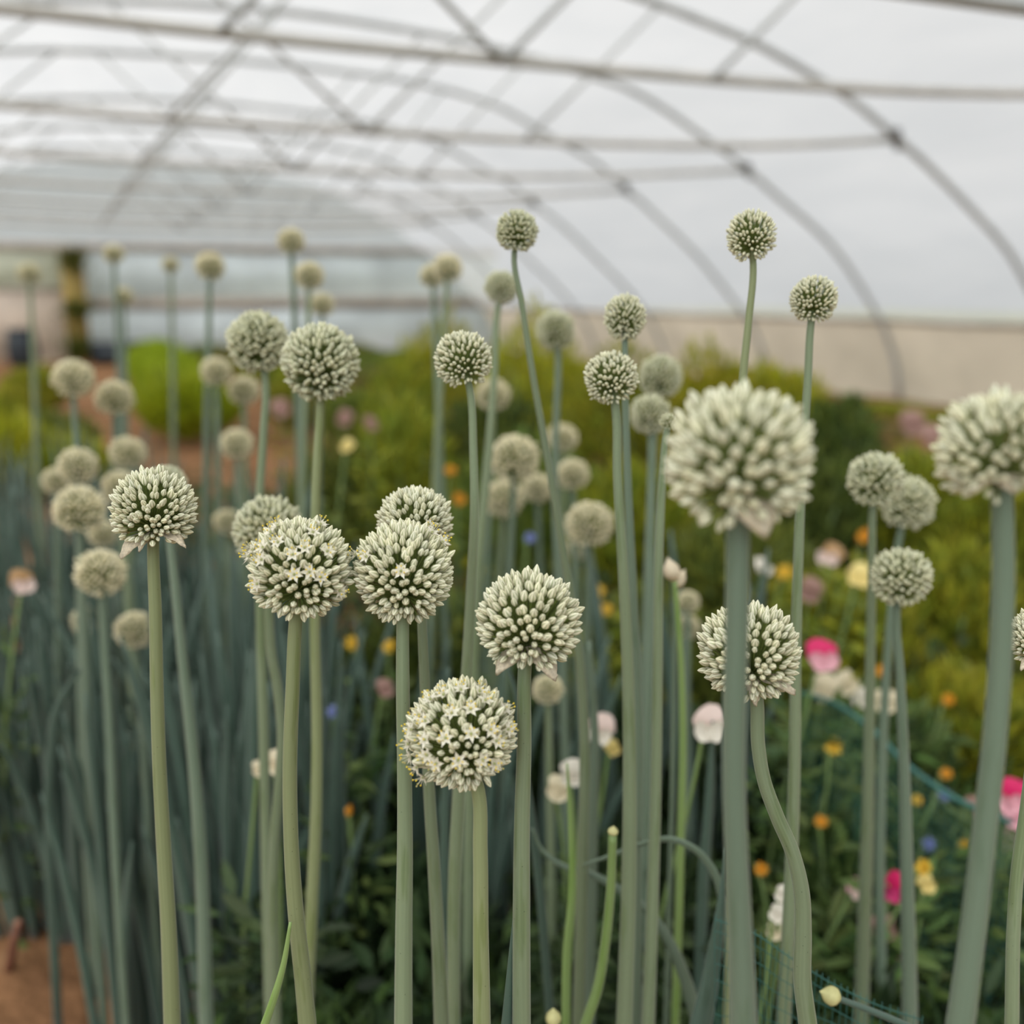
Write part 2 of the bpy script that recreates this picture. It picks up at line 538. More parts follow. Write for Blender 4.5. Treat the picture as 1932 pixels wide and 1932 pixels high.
rows = []
for a, b in zip(arches[:-1], arches[1:]):
    for t in (0.0, 0.5):
        y = a[0] * (1 - t) + b[0] * t
        q = arch_top(a[1]) * (1 - t) + arch_top(b[1]) * t
        if t == 0.5:                         # the sheet sags a little between the arches
            q = q + (np.array([XC, 0.6]) - q) * 0.008
        rows.append((y, q))
rows.append((END, arch_top(arches[-1][1])))
loft("ceiling", rows, M['cover'], label="milky white polythene cover over the tunnel arches")


def skirt_rows(side):
    out = []
    for y, c in arches:
        q = clipped(c, 0.0, ZR, 6)
        q[:, 0] += 0.05
        if side < 0:
            q[:, 0] = 2 * XC - q[:, 0]
        out.append((y, q))
    return out


loft("wall_right", skirt_rows(1), M['skirt'], label="beige cloth skirt along the right side of the tunnel")
loft("wall_left", skirt_rows(-1), M['skirt'], label="beige cloth skirt along the left side of the tunnel")
for side, nm in ((1, "trim_1"), (-1, "trim_2")):
    mb = MB()
    P = []
    for y, c in arches:
        x = np.interp(ZR, c[:len(c) // 2, 1], c[:len(c) // 2, 0]) + 0.035
        P.append(((x if side > 0 else 2 * XC - x), y, ZR))
    tube(mb, np.array(P), 0.035, 10)
    tag(mb.build(nm, M['dullwood']), "grey rail along the top of the cloth skirt, %s side" % ("right" if side > 0 else "left"), kind="structure")

# end wall (far) and the closing wall behind the viewer
def gable(name, y, c, z0, hole=None, mat=None, label=None):
    top = arch_top(c)
    xr = np.interp(z0, c[:len(c) // 2, 1], c[:len(c) // 2, 0]) + 0.04
    mb = MB()
    n = len(top)
    low = np.stack([np.linspace(xr, 2 * XC - xr, n), np.full(n, z0)], 1)
    top[:, 1] = np.maximum(top[:, 1], z0)
    V = np.concatenate([np.stack([low[:, 0], np.full(n, y), low[:, 1]], 1), np.stack([top[:, 0], np.full(n, y), top[:, 1]], 1)])
    q = np.array([(i, i + 1, n + i + 1, n + i) for i in range(n - 1)])
    mb.add(V, [q])
    tag(mb.build(name, mat), label, kind="structure")


cE = arches[-1][1]
gable("wall_back", END, cE, 2.12, mat=M['cover'], label="polythene gable above the end wall rail")
xe0 = 2 * XC - 8.9
mb = MB(); box(mb, xe0, 8.9, END - .06, END + .03, 2.02, 2.16)
tag(mb.build("trim_3", M['dullwood']), "weathered timber rail across the far end wall", kind="structure")
mb = MB(); box(mb, 0.40, 8.9, END - .05, END + .02, 0.92, 1.16)
tag(mb.build("trim_4", M['dullwood']), "mid rail of the far end wall right of the door", kind="structure")
mb = MB(); box(mb, 0.40, 8.9, END, END + .02, 1.10, 2.05)
tag(mb.build("window_1", M['panel_blue']), "pale bluish upper sheet right of the door", kind="structure")
mb = MB(); box(mb, 0.40, 8.9, END, END + .02, 0.0, 1.0)
tag(mb.build("wall_back_lower", M['panel_blue']), "pale bluish lower sheet right of the door", kind="structure")
mb = MB(); box(mb, xe0, -1.6, END, END + .02, 0.0, 2.05)
tag(mb.build("wall_back_left", M['panel_green']), "pale sheet left of the door", kind="structure")
door = empty("door_1", (-0.6, END, 0)); tag(door, "pale sliding door in the far end wall left of the ochre post", kind="structure")
mb = MB(); box(mb, -1.0, 0.82, 0, .03, 1.32, 2.02); mb.build("upper_sheet", M['panel_green'], door)
mb = MB(); box(mb, -1.0, 0.82, 0, .03, 0.0, 1.28); mb.build("lower_board", M['panel_beige'], door)
mb = MB(); box(mb, -1.0, 0.82, -.02, .04, 1.26, 1.34); box(mb, -1.0, -.93, -.02, .04, 0, 2.02); mb.build("door_frame", M['dullwood'], door)

p = at_y(141, 560, END - .35)
post = tag(empty("timber_post", (p[0], p[1], 0)), "ochre timber post standing beside the far door", "post")
mb = MB(); box(mb, -.20, .20, -.10, .10, -.02, 2.06); mb.build("post_shaft", M['wood'], post)
mb = MB(); box(mb, -.23, .23, -.13, .13, 1.98, 2.10); mb.build("post_cap", M['dullwood'], post)
p = at_y(42, 655, END - 1.6)
t = tag(empty("water_barrel", (p[0], p[1], 0)), "dark blue barrel on the ground by the far door", "barrel")
mb = MB()
tube(mb, np.array([(0, 0, 0), (0, 0, .05), (0, 0, .3), (0, 0, .55), (0, 0, .6)]), [.2, .23, .26, .23, .21], 20)
mb.build("barrel_body", M['darkplastic'], t)
mb = MB(); tube(mb, np.array([(0, 0, .6), (0, 0, .64)]), [.24, .23], 20); mb.build("lid", M['darkplastic'], t)
p = at_y(222, 662, END - 1.2)
t = tag(empty("storage_crate", (p[0], p[1], 0)), "low dark crate against the end wall right of the ochre post", "crate")
mb = MB()
for a in ((-.45, -.42), (.42, .45)): box(mb, a[0], a[1], -.25, .25, 0, .32)
for a in ((-.25, -.22), (.22, .25)): box(mb, -.45, .45, a[0], a[1], 0, .32)
box(mb, -.45, .45, -.25, .25, 0, .03)
mb.build("crate_body", M['darkplastic'], t)
mb = MB(); box(mb, -.47, .47, -.27, .27, .32, .36); mb.build("rim", M['darkplastic'], t)

# ground
mb = MB()
nx, ny = 60, 90
gx, gy = np.meshgrid(np.linspace(2 * XC - 9.3, 9.3, nx), np.linspace(-2.5, END + .2, ny))
gz = 0.02 * np.sin(gx * 3.1) * np.cos(gy * 2.3) + 0.012 * np.sin(gx * 7 + gy * 5) - 0.025
V = np.stack([gx, gy, gz], -1).reshape(-1, 3)
i = np.arange(ny - 1)[:, None] * nx; j = np.arange(nx - 1)[None, :]
mb.add(V, [np.stack([i + j, i + j + 1, i + nx + j + 1, i + nx + j], -1).reshape(-1, 4)])
tag(mb.build("floor", M['soil']), "dry orange brown soil floor of the tunnel", kind="structure")
mb = MB()
mb.add([(-60, -40, -.1), (60, -40, -.1), (60, 80, -.1), (-60, 80, -.1)], np.array([(0, 1, 2, 3)]))
tag(mb.build("ground", M['grass']), "grass field outside the tunnel", kind="structure")

# ------------------------------------------------------------------ onion seedheads
CREAM = np.array([0.88, 0.85, 0.66])
RIB = np.array([0.22, 0.28, 0.085])
BUDBASE = np.array([0.46, 0.52, 0.22])


def bud_template(q):
    """six-ribbed pointed bud, unit length along z, unit greatest radius"""
    if q == 'hi':
        ang, rib = [], []
        for k in range(6):
            for d, r in ((-19, 0), (0, 1), (19, 0)):
                ang.append(math.radians(k * 60 + d)); rib.append(r)
        prof = [(0.0, .28), (.10, .62), (.26, .92), (.46, 1.0), (.66, .86), (.83, .52), (.95, .20)]
    elif q == 'mid':
        ang = [math.radians(30 * k) for k in range(12)]; rib = [k % 2 for k in range(12)]
        prof = [(0.0, .3), (.14, .75), (.42, 1.0), (.72, .75), (.93, .25)]
    else:
        ang = [math.radians(60 * k) for k in range(6)]; rib = [.16] * 6
        prof = [(0.0, .35), (.3, 1.0), (.7, .8)]
    ang = np.array(ang); rib = np.array(rib, dtype=float)
    n = len(ang)
    V, Cc = [], []
    for z, r in prof:
        rr = r * (1 - .07 * (1 - rib)) if q == 'hi' else np.full(n, r)
        V.append(np.stack([rr * np.cos(ang), rr * np.sin(ang), np.full(n, z)], 1))
        k = rib[:, None] * (0.92 if z < .9 else .5)
        c = CREAM * (1 - k) + RIB * k
        g = max(0, 1 - z / .22)
        Cc.append(c * (1 - .75 * g) + BUDBASE * .75 * g)
    V.append(np.array([[0, 0, 1.0]])); Cc.append(CREAM[None] * .95)
    V = np.concatenate(V); Cc = np.concatenate(Cc)
    m = len(prof)
    quads = [(a * n + b, a * n + (b + 1) % n, (a + 1) * n + (b + 1) % n, (a + 1) * n + b) for a in range(m - 1) for b in range(n)]
    tris = [((m - 1) * n + b, (m - 1) * n + (b + 1) % n, m * n) for b in range(n)]
    return V, [np.array(quads), np.array(tris)], Cc


BUD = {q: bud_template(q) for q in ('hi', 'mid', 'far')}


def head_meshes(seed, N=420, q='hi', low=-0.93, sz=1.0, excl=None, rad=1.0, gape=0.0):
    """(stalk mesh builder, bud mesh builder) of one umbel of unit radius, growing along +z"""
    rs = np.random.RandomState(seed)
    k = np.arange(N) + 0.5
    z = 1 - 2 * k / N
    a = PI * (1 + 5 ** .5) * k
    d = np.stack([np.sqrt(1 - z * z) * np.cos(a), np.sqrt(1 - z * z) * np.sin(a), z], 1)
    d += rs.normal(0, .035, d.shape); d /= np.linalg.norm(d, axis=1)[:, None]
    keep = (d[:, 2] > low) & ~((d[:, 2] < -.25) & (rs.rand(N) < .22))
    keep &= d[:, 2] > -.975
    if excl is not None and len(excl):
        keep &= (d @ np.array(excl).T).max(1) < math.cos(.095)
    d = d[keep]
    n = len(d)
    rec = np.array([0, 0, -.42])
    r = (.98 + rs.normal(0, .035 if N > 240 else .06, n)) * (1 + .04 * (d[:, 2] > .3))
    tip = d * r[:, None]
    ax = tip - rec * (0.75 + 0.25 * rs.rand(n))[:, None]
    ax += rs.normal(0, .07, ax.shape)
    ax /= np.linalg.norm(ax, axis=1)[:, None]
    young = np.clip(.5 - .5 * d[:, 2], 0, 1)
    Lb = sz * (.262 - .06 * young) * (1 + rs.normal(0, .10, n))
    Rb = Lb * (.265 + .03 * young) * (1 + rs.normal(0, .08, n))
    base = tip - ax * Lb[:, None]
    fr = basis(ax, rs.rand(n) * 6.28)
    tint = (1 + rs.normal(0, .06, n))[:, None] * (np.array([1, 1, 1]) + (rs.rand(n) - .5)[:, None] * np.array([.02, -.01, -.10]))
    tv, tf, tc = BUD[q]
    bm = MB()
    scatter(bm, tv, tf, tc, base, fr, np.stack([Rb, Rb, Lb], 1), tint)
    sm = MB()
    # little stalks as slim 4 (or 3) sided tapering prisms from the receptacle
    ns = 4 if q == 'hi' else 3
    t = np.linspace(0, 2 * PI, ns, endpoint=False)
    st = rec + (base - rec) * 0.12
    ax2 = base - st; ln = np.linalg.norm(ax2, axis=1)
    fr2 = basis(ax2)
    tv2 = np.concatenate([np.stack([.012 * np.cos(t), .012 * np.sin(t), 0 * t], 1), np.stack([.017 * np.cos(t), .017 * np.sin(t), 0 * t + 1], 1)])
    qf = np.array([(i, (i + 1) % ns, ns + (i + 1) % ns, ns + i) for i in range(ns)])
    scatter(sm, tv2, [qf], np.ones((2 * ns, 3)), st, fr2, np.stack([np.ones(n), np.ones(n), ln], 1))
    # receptacle
    u = np.linspace(0, PI, 7); w = np.linspace(0, 2 * PI, 10, endpoint=False)
    P = np.array([(np.sin(x) * np.cos(y) * .15, np.sin(x) * np.sin(y) * .15, -.42 + .13 * np.cos(x)) for x in u for y in w])
    qq = np.array([(i * 10 + j, (i + 1) * 10 + j, (i + 1) * 10 + (j + 1) % 10, i * 10 + (j + 1) % 10) for i in range(6) for j in range(10)])
    sm.add(P, [qq])
    return sm, bm


def petal_grid(L, W, fold, curl, base_w=.25, nl=5):
    V = []
    for i in range(nl + 1):
        t = i / nl
        w = W * (base_w + (1 - base_w) * math.sin(PI * min(1, t * 1.15 + .08)) ** .8) * (1 if t < .98 else 0.15)
        if i == nl: w = W * .06
        z = curl * t * t * L
        for s in (-1, 0, 1):
            V.append((t * L, s * w, z + fold * abs(s) * w))
    f = [(i * 3 + s, (i + 1) * 3 + s, (i + 1) * 3 + s + 1, i * 3 + s + 1) for i in range(nl) for s in (0, 1)]
    return np.array(V), np.array(f)


def star_mesh(seed):
    """an open six-petalled floret with stamens, unit petal length, facing +z"""
    rs = np.random.RandomState(seed)
    mb = MB()
    white = np.array([.96, .93, .84]); mid = np.array([.70, .70, .48])
    for k in range(6):
        V, f = petal_grid(1.0 + rs.normal(0, .05), .20, .5, .10 + .12 * rs.rand())
        c = np.tile(white, (len(V), 1)); c[1::3] = mid * .6 + white * .4
        a = k * PI / 3 + rs.normal(0, .08)
        R = np.array([[math.cos(a), -math.sin(a), 0], [math.sin(a), math.cos(a), 0], [0, 0, 1]])
        e = .10 + .25 * rs.rand()
        E_ = np.array([[math.cos(e), 0, -math.sin(e)], [0, 1, 0], [math.sin(e), 0, math.cos(e)]])
        mb.add(V @ E_.T @ R.T, [f], c)
        # stamen
        out = .30 + .25 * rs.rand(); hgt = .65 + .45 * rs.rand()
        aa = a + PI / 6
        tipp = np.array([out * math.cos(aa), out * math.sin(aa), hgt])
        tube(mb, np.array([(.08 * math.cos(aa), .08 * math.sin(aa), .05), tipp * .55 + np.array([0, 0, .05]), tipp]), .026, 4, (.82, .80, .62))
        tube(mb, np.array([tipp - (0.0, 0, .06), tipp, tipp + (.02, .02, .07), tipp + (.02, .02, .11)]), [.04, .09, .085, .03], 6, (.88, .70, .07) if rs.rand() < .75 else (.62, .55, .2))
    tube(mb, np.array([(0, 0, -.05), (0, 0, .08), (0, 0, .2), (0, 0, .28)]), [.1, .15, .12, .03], 6, (.42, .48, .18))
    return mb.mesh("open_flower", [M['petal']])


STARS = [star_mesh(40 + i) for i in range(4)]


def px_poly_to_world(poly, hd):
    return np.array([on_plane(x, y, hd) for x, y in poly])


def make_bract(head, tip_w, R, width, seed):
    """papery spathe leaf hanging from under the head to tip_w (head coordinates)"""
    rs = np.random.RandomState(seed)
    b = np.array([0, 0, -.50]); tip = np.asarray(tip_w)
    ax = tip - b; L = np.linalg.norm(ax)
    x = ax / L
    y = np.cross(np.array([0, 0, 1.0]), x); y /= np.linalg.norm(y) + 1e-9
    zz = np.cross(x, y)
    mb = MB(); nl, nw = 10, 8
    V = []
    for i in range(nl + 1):
        t = i / nl
        w = width * (.30 + .70 * math.sin(PI * (t * .78 + .12))) * (1 - t ** 5) + .006
        for j in range(nw + 1):
            s = j / nw * 2 - 1
            h = .16 * math.sin(PI * t) - .14 * width * (s * s) * 2 + .02 * math.sin(s * 9 + seed) * t + .012 * rs.normal()
            V.append(b + x * (t * L) + y * (s * w) + zz * h)
    q = np.array([(i * (nw + 1) + j, i * (nw + 1) + j + 1, (i + 1) * (nw + 1) + j + 1, (i + 1) * (nw + 1) + j) for i in range(nl) for j in range(nw)])
    mb.add(V, [q])
    o = mb.build("bract", M['bract'], head)
    md = o.modifiers.new("thickness", 'SOLIDIFY'); md.thickness = .014
    return o


FAR_HEADS = None


def far_head_pool():
    global FAR_HEADS
    if FAR_HEADS is None:
        FAR_HEADS = []
        for i in range(5):
            s, b = head_meshes(500 + i, 300, 'far', low=-.9, sz=1.0)
            FAR_HEADS.append((s.mesh("flower_head", [M['pedicel']]), b.mesh("bud_cluster", [M['bud_warm']], True)))
    return FAR_HEADS


def leaf_tube(poly, widths, depth, mat, parent, base, flat=.55, ground=False):
    r = ray(poly[0][0], poly[0][1])
    hd = depth * float(r @ FWD_H)
    P = catmull(px_poly_to_world(poly, hd), 6)
    w = np.interp(np.linspace(0, 1, len(P)), np.linspace(0, 1, len(widths)), widths) * depth / F / 2
    if ground:
        e = P[-1].copy(); dirn = (P[-1] - P[-4]); dirn /= np.linalg.norm(dirn)
        k = e[2] / max(.3, -dirn[2])
        g = e + dirn * k; g[2] = -.02
        P = np.vstack([P, (e * .5 + g * .5)[None], g[None]])
        w = np.concatenate([w, [w[-1], w[-1]]])
    mb = MB()
    tube(mb, P - base, w, 10, flat=flat)
    return mb.build("leaf", mat, parent)


ALL_BASES = []


def onion(label, x, y, dia, depth, stem, widths, q='hi', N=420, low=-.93, sz=1.0, mat='stem', stars=(), bracts=(), leaves=(), seed=0, squash=1.0, group=None, drift=0.35, excl_more=()):
    """one flowering onion: stalk to the ground, umbel with buds, florets and papery bracts"""
    ctr = at_depth(x, y, depth)
    hd = float((ctr - CAM) @ FWD_H)
    R = dia * depth / F / 2
    P = px_poly_to_world(stem, hd)
    first = P[0]
    axis = ctr - first; axis /= np.linalg.norm(axis)
    rec = ctr - axis * (.45 * R)
    # to the ground
    e = P[-1]
    sl = (P[-1] - P[-2]); sl = sl / max(1e-6, abs(sl[2]))
    g = e + sl * e[2] * drift; g[2] = -.02
    m = e + (g - e) * .5 + sl * e[2] * .12 * (1 - drift); m[2] = e[2] * .5
    knots = np.vstack([rec[None], P, m[None], g[None]])
    rad = np.array(widths, dtype=float)
    rk = np.interp(np.linspace(0, 1, len(P)), np.linspace(0, 1, len(rad)), rad) * depth / F / 2
    rk = np.concatenate([[rk[0] * .95], rk, [rk[-1] * 1.02, rk[-1] * .95]])
    root = empty("onion_plant", g * (1, 1, 0))
    base = np.array([g[0], g[1], 0.0])
    ALL_BASES.append(base)
    tag(root, label, "onion flower", group)
    Q = catmull(knots, 7)
    rr = np.interp(np.linspace(0, len(knots) - 1, len(Q)), np.arange(len(knots)), rk)
    mb = MB()
    tube(mb, Q - base, rr, 18 if q == 'hi' else 10)
    mb.build("stem", M[mat], root)
    # head frame
    spin = (seed * 1.7) % 6.28
    fr = basis(axis[None], np.array([spin]))[0]
    rot = Matrix([list(map(float, row)) for row in fr]).to_quaternion()

    def to_local(w):
        return fr.T @ ((np.asarray(w) - ctr) / R)

    sd = []
    for (sx, sy) in stars:
        u, v = (sx - x) / (dia / 2), (y - sy) / (dia / 2)
        h = math.hypot(u, v)
        if h > .97: u, v = u / h * .97, v / h * .97
        w = math.sqrt(max(0.02, 1 - u * u - v * v))
        dw = RIGHT * u + UPC * v - FWD * w
        sd.append(fr.T @ dw)
    sd = [s / np.linalg.norm(s) for s in sd]
    if q == 'far':
        sme, bme = far_head_pool()[seed % 5]
    else:
        s_, b_ = head_meshes(1000 + seed * 7, N, q, low, sz, sd)
        sme, bme = s_.mesh("flower_head", [M['pedicel']]), b_.mesh("bud_cluster", [M['bud']])
    h = link("flower_head", sme, root)
    h.location = Vector([float(t) for t in (ctr - base)])
    h.rotation_mode = 'QUATERNION'; h.rotation_quaternion = rot
    h.scale = (R, R, R * squash)
    link("bud_cluster", bme, h)
    for i, s in enumerate(sd):
        o = link("open_flower", STARS[(i + seed) % 4], h)
        o.location = Vector([float(t) for t in s * .97])
        f2 = basis((s + np.array([0, 0, .12]))[None], np.array([i * 1.3]))[0]
        o.rotation_mode = 'QUATERNION'
        o.rotation_quaternion = Matrix([list(map(float, r_)) for r_ in f2]).to_quaternion()
        o.scale = (.185, .185, .185)
    for i, (bx, by, bw) in enumerate(bracts):
        tipw = at_depth(bx, by, depth - .45 * R)
        make_bract(h, to_local(tipw), R, bw, seed + i)
    for (poly, lw, ld, lm, gr) in leaves:
        leaf_tube(poly, lw, ld, M[lm], root, base, ground=gr)
    return root


def far_onion(label, x, y, dia, depth, lean=0, w=14, seed=0, mat='stem_b', to=None):
    st = [(x + lean * .05, y + dia * .48), (x + lean * .4, y + dia * .5 + 160), (x + lean * .8, y + dia * .5 + 420)]
    if to: st = [(x, y + dia * .48)] + to
    wd = w * 1.0
    return onion(label, x, y, dia, depth, st, (wd * .75, wd * 1.1), q='far', seed=seed, mat=mat, squash=.95, drift=.6)


# ---- nearest plants
onion("largest blurred onion seedhead in the foreground right of centre on a thick straight stalk",
      1393, 866, 285, .53, [(1392, 1000), (1391, 1150), (1387, 1300), (1385, 1480), (1392, 1660), (1398, 1800), (1403, 1932)], (45, 46, 46, 50, 58), N=235, low=-.9, sz=1.15, mat='stem_b', seed=1,
      bracts=((1448, 1006, .30),))
onion("large blurred onion seedhead cut by the right edge on a stalk leaning left downwards",
      1884, 848, 235, .53, [(1890, 942), (1893, 1050), (1890, 1200), (1876, 1400), (1854, 1600), (1830, 1800), (1812, 1932)], (40, 42, 46, 50, 58), N=235, low=-.72, sz=1.15, mat='stem_b', seed=2,
      bracts=((1835, 925, .2), (1915, 925, .25)))
onion("sharp domed bud seedhead farthest left, two papery bracts under it",
      290, 963, 162, .80, [(289, 1032), (293, 1150), (296, 1300), (301, 1450), (309, 1600), (318, 1750), (325, 1932)], (22, 25, 27, 30, 35), N=420, low=-.70, mat='stem_y', seed=3,
      bracts=((226, 1050, .26), (350, 1030, .22), (262, 1040, .16)))
onion("round seedhead sprinkled with white star florets left of centre",
      567, 1075, 200, .76, [(558, 1168), (552, 1300), (547, 1450), (549, 1580), (558, 1720), (572, 1850), (580, 1932)], (26, 28, 30, 34, 38), N=430, mat='stem_y', seed=4,
      stars=[(522, 1002), (542, 1020), (602, 1002), (487, 1035), (512, 1030), (572, 1042), (512, 1052), (630, 1037), (576, 1078), (602, 1074), (621, 1084), (649, 1112), (502, 1097), (592, 1030), (532, 990), (610, 988), (478, 1048)],
      leaves=(([(548, 1740), (535, 1820), (518, 1880), (500, 1932)], (6, 12, 16, 18), .80, 'leaf_gr', True),))
onion("round bud seedhead with one white star at its middle, touching the star-sprinkled head",
      762, 1080, 196, .77, [(760, 1174), (760, 1300), (763, 1450), (764, 1600), (762, 1750), (761, 1932)], (24, 27, 30, 34, 38), N=430, mat='stem', seed=5,
      stars=[(767, 1072), (700, 1047), (820, 1000), (841, 1018), (674, 1045)])
onion("lowest seedhead, round and thickly covered with open white star florets",
      871, 1387, 212, .74, [(902, 1492), (906, 1600), (907, 1750), (909, 1932)], (27, 29, 31, 36), N=430, mat='stem_y', seed=6,
      stars=[(847, 1370), (893, 1363), (870, 1410), (914, 1412), (829, 1419), (857, 1328), (891, 1322), (872, 1292), (918, 1310), (953, 1331), (928, 1359), (939, 1380), (808, 1345), (794, 1338), (780, 1366), (808, 1377), (773, 1395), (812, 1405), (790, 1437), (801, 1458), (935, 1423), (907, 1296), (840, 1300), (815, 1310), (960, 1365), (776, 1420)])
onion("sharp bud seedhead in the centre with two torn papery bracts on a thick pale stalk",
      997, 1175, 205, .75, [(990, 1262), (989, 1400), (985, 1550), (984, 1700), (984, 1932)], (26, 29, 34, 38), N=390, low=-.78, mat='stem', seed=7,
      bracts=((936, 1268, .24), (1050, 1278, .27), (1020, 1250, .14)),
      leaves=(([(975, 1690), (968, 1780), (962, 1860), (956, 1932)], (6, 14, 20, 24), .80, 'leaf_on', True),))
onion("bud seedhead half hidden behind the thick foreground stalk, its stalk bent like an S",
      1414, 1232, 196, .76, [(1428, 1322), (1430, 1400), (1441, 1470), (1466, 1540), (1494, 1605), (1512, 1680), (1515, 1760), (1514, 1850), (1524, 1932)], (26, 27, 29, 34, 38), N=360, low=-.88, mat='stem', seed=8,
      bracts=((1500, 1306, .2), (1425, 1330, .12)))
onion("sharp bud seedhead barely showing at the right edge beside the leaning thick stalk",
      1966, 1205, 120, .78, [(1962, 1262), (1950, 1400), (1934, 1540), (1920, 1640), (1912, 1760), (1909, 1932)], (20, 24, 28), N=350, low=-.85, mat='stem', seed=9,
      bracts=((1925, 1262, .2),))
# ---- just behind
onion("bud seedhead just behind the single-star head, only its dome showing above",
      783, 990, 146, .86, [(793, 1075), (797, 1190), (803, 1330), (809, 1480), (819, 1640), (828, 1800), (833, 1932)], (17, 19, 23, 27, 32), N=420, q='hi', mat='stem', seed=10, stars=[(815, 988)])
onion("softly blurred round seedhead behind the star-covered head, to its upper left",
      507, 1003, 136, 1.06, [(512, 1078), (508, 1160), (512, 1230), (524, 1300), (532, 1380), (527, 1480), (517, 1600), (516, 1750), (520, 1932)], (17, 19, 21, 24), q='mid', N=420, mat='stem', seed=11)
onion("small seedhead peeping over the farthest left sharp head",
      313, 920, 84, 1.15, [(316, 965), (330, 1100), (345, 1250), (362, 1400), (378, 1600), (390, 1932)], (14, 18, 24, 30), q='mid', N=340, mat='stem_b', seed=12)
# ---- mid row, tall
onion("sharp bud seedhead at upper centre left of the thin tilted stalk",
      874, 680, 112, .90, [(886, 734), (893, 850), (895, 960), (889, 1100), (880, 1270), (868, 1450), (858, 1650), (856, 1932)], (14, 16, 20, 26, 28), N=350, sz=.9, low=-.85, mat='stem', seed=13)
onion("largest of the tall seedheads, softly blurred, upper left of centre",
      604, 686, 150, 1.02, [(604, 765), (599, 860), (594, 1000), (594, 1180), (598, 1400), (596, 1550), (588, 1720), (578, 1932)], (17, 19, 24, 29), q='mid', N=450, mat='stem_y', seed=14)
onion("blurred tall round seedhead touching the larger one on its right, upper left of centre",
      487, 647, 120, 1.14, [(500, 712), (497, 820), (490, 940), (491, 1130), (498, 1400), (504, 1700), (510, 1932)], (14, 17, 21, 24), q='mid', N=420, mat='stem', seed=15)
onion("tall seedhead at top centre on a long stalk slanting down to the right",
      975, 437, 82, .98, [(970, 480), (984, 570), (1004, 700), (1027, 830), (1051, 970), (1074, 1110), (1096, 1270), (1103, 1420), (1100, 1600), (1092, 1932)], (11, 13, 16, 22, 28), q='mid', N=340, mat='stem', seed=16)
onion("blurred seedhead just below the top centre head, behind its slanting stalk",
      946, 543, 66, 1.35, [(940, 578), (933, 700), (925, 820), (910, 980), (897, 1120), (890, 1300)], (12, 15, 20, 26), q='mid', N=330, mat='stem', seed=17)
onion("highest seedhead, sharp and oval, on the right above the biggest blurred head",
      1417, 447, 94, .88, [(1421, 500), (1413, 600), (1402, 710), (1394, 900), (1383, 1150), (1380, 1350), (1386, 1550), (1376, 1932)], (13, 15, 20, 26, 30), q='hi', N=350, sz=.9, low=-.9, mat='stem_y', seed=18, squash=1.08)
onion("sharp seedhead upper right with a loose tuft under it, against the white sheet",
      1535, 566, 92, .90, [(1529, 622), (1524, 720), (1515, 850), (1508, 1000), (1502, 1200), (1499, 1450), (1490, 1700), (1478, 1932)], (14, 16, 20, 25, 31), q='hi', N=350, sz=.9, low=-.9, mat='stem', seed=19)
onion("upper of the two sharp seedheads stacked right of centre, oval",
      1179, 600, 82, .98, [(1179, 648), (1180, 760), (1184, 900), (1193, 1100), (1203, 1350), (1200, 1600), (1200, 1932)], (12, 14, 18, 22, 24), q='hi', N=350, sz=.9, mat='stem_b', seed=20, squash=1.12)
onion("lower of the two sharp seedheads stacked right of centre, round",
      1153, 714, 104, .92, [(1161, 767), (1165, 900), (1174, 1050), (1184, 1250), (1188, 1450), (1187, 1650), (1178, 1932)], (16, 18, 24, 30, 36), q='hi', N=350, sz=.9, low=-.9, mat='stem', seed=21)
onion("grey blurred seedhead between the slanting stalk and the two stacked sharp heads",
      1048, 624, 78, 1.5, [(1052, 664), (1050, 780), (1047, 900), (1052, 1050), (1060, 1200), (1066, 1400)], (12, 13, 16, 20), q='mid', N=330, mat='stem_b', seed=22)
onion("blurred seedhead behind the stacked pair, right of its lower head",
      1246, 712, 86, 1.45, [(1240, 755), (1230, 900), (1222, 1100), (1215, 1300)], (12, 15, 19), q='mid', N=330, mat='stem_b', seed=23)
onion("blurred seedhead low beside the biggest blurred head, left of the tiny pink-white cluster",
      1227, 783, 80, 1.35, [(1229, 824), (1228, 950), (1226, 1100), (1222, 1400)], (14, 17, 21), q='mid', N=330, mat='stem_b', seed=24)
onion("tiny pink-white half-opened bud cluster left of the biggest blurred head",
      1262, 798, 38, .95, [(1258, 816), (1250, 900), (1244, 1020), (1241, 1250), (1237, 1500), (1231, 1700), (1223, 1932)], (13, 17, 23, 29), q='mid', N=110, sz=1.5, low=-.6, mat='stem', seed=25)
onion("blurred round seedhead at right with a second head close behind its lower right",
      1652, 906, 108, 1.2, [(1647, 957), (1645, 1080), (1642, 1250), (1638, 1500), (1632, 1700), (1624, 1932)], (14, 17, 24, 30), q='mid', N=280, sz=1.1, mat='stem', seed=26)
onion("blurred seedhead tucked behind the lower right of another at right",
      1712, 950, 106, 1.38, [(1700, 1000), (1682, 1150), (1668, 1350), (1660, 1600), (1662, 1932)], (14, 17, 22), q='mid', N=280, sz=1.1, mat='stem_b', seed=27)
onion("blurred seedhead at right on the dark slim stalk, lower than the close pair above it",
      1700, 1090, 116, 1.12, [(1692, 1150), (1698, 1270), (1706, 1450), (1711, 1650), (1716, 1932)], (15, 18, 24, 32), q='mid', N=270, sz=1.15, mat='stem_b', seed=28)

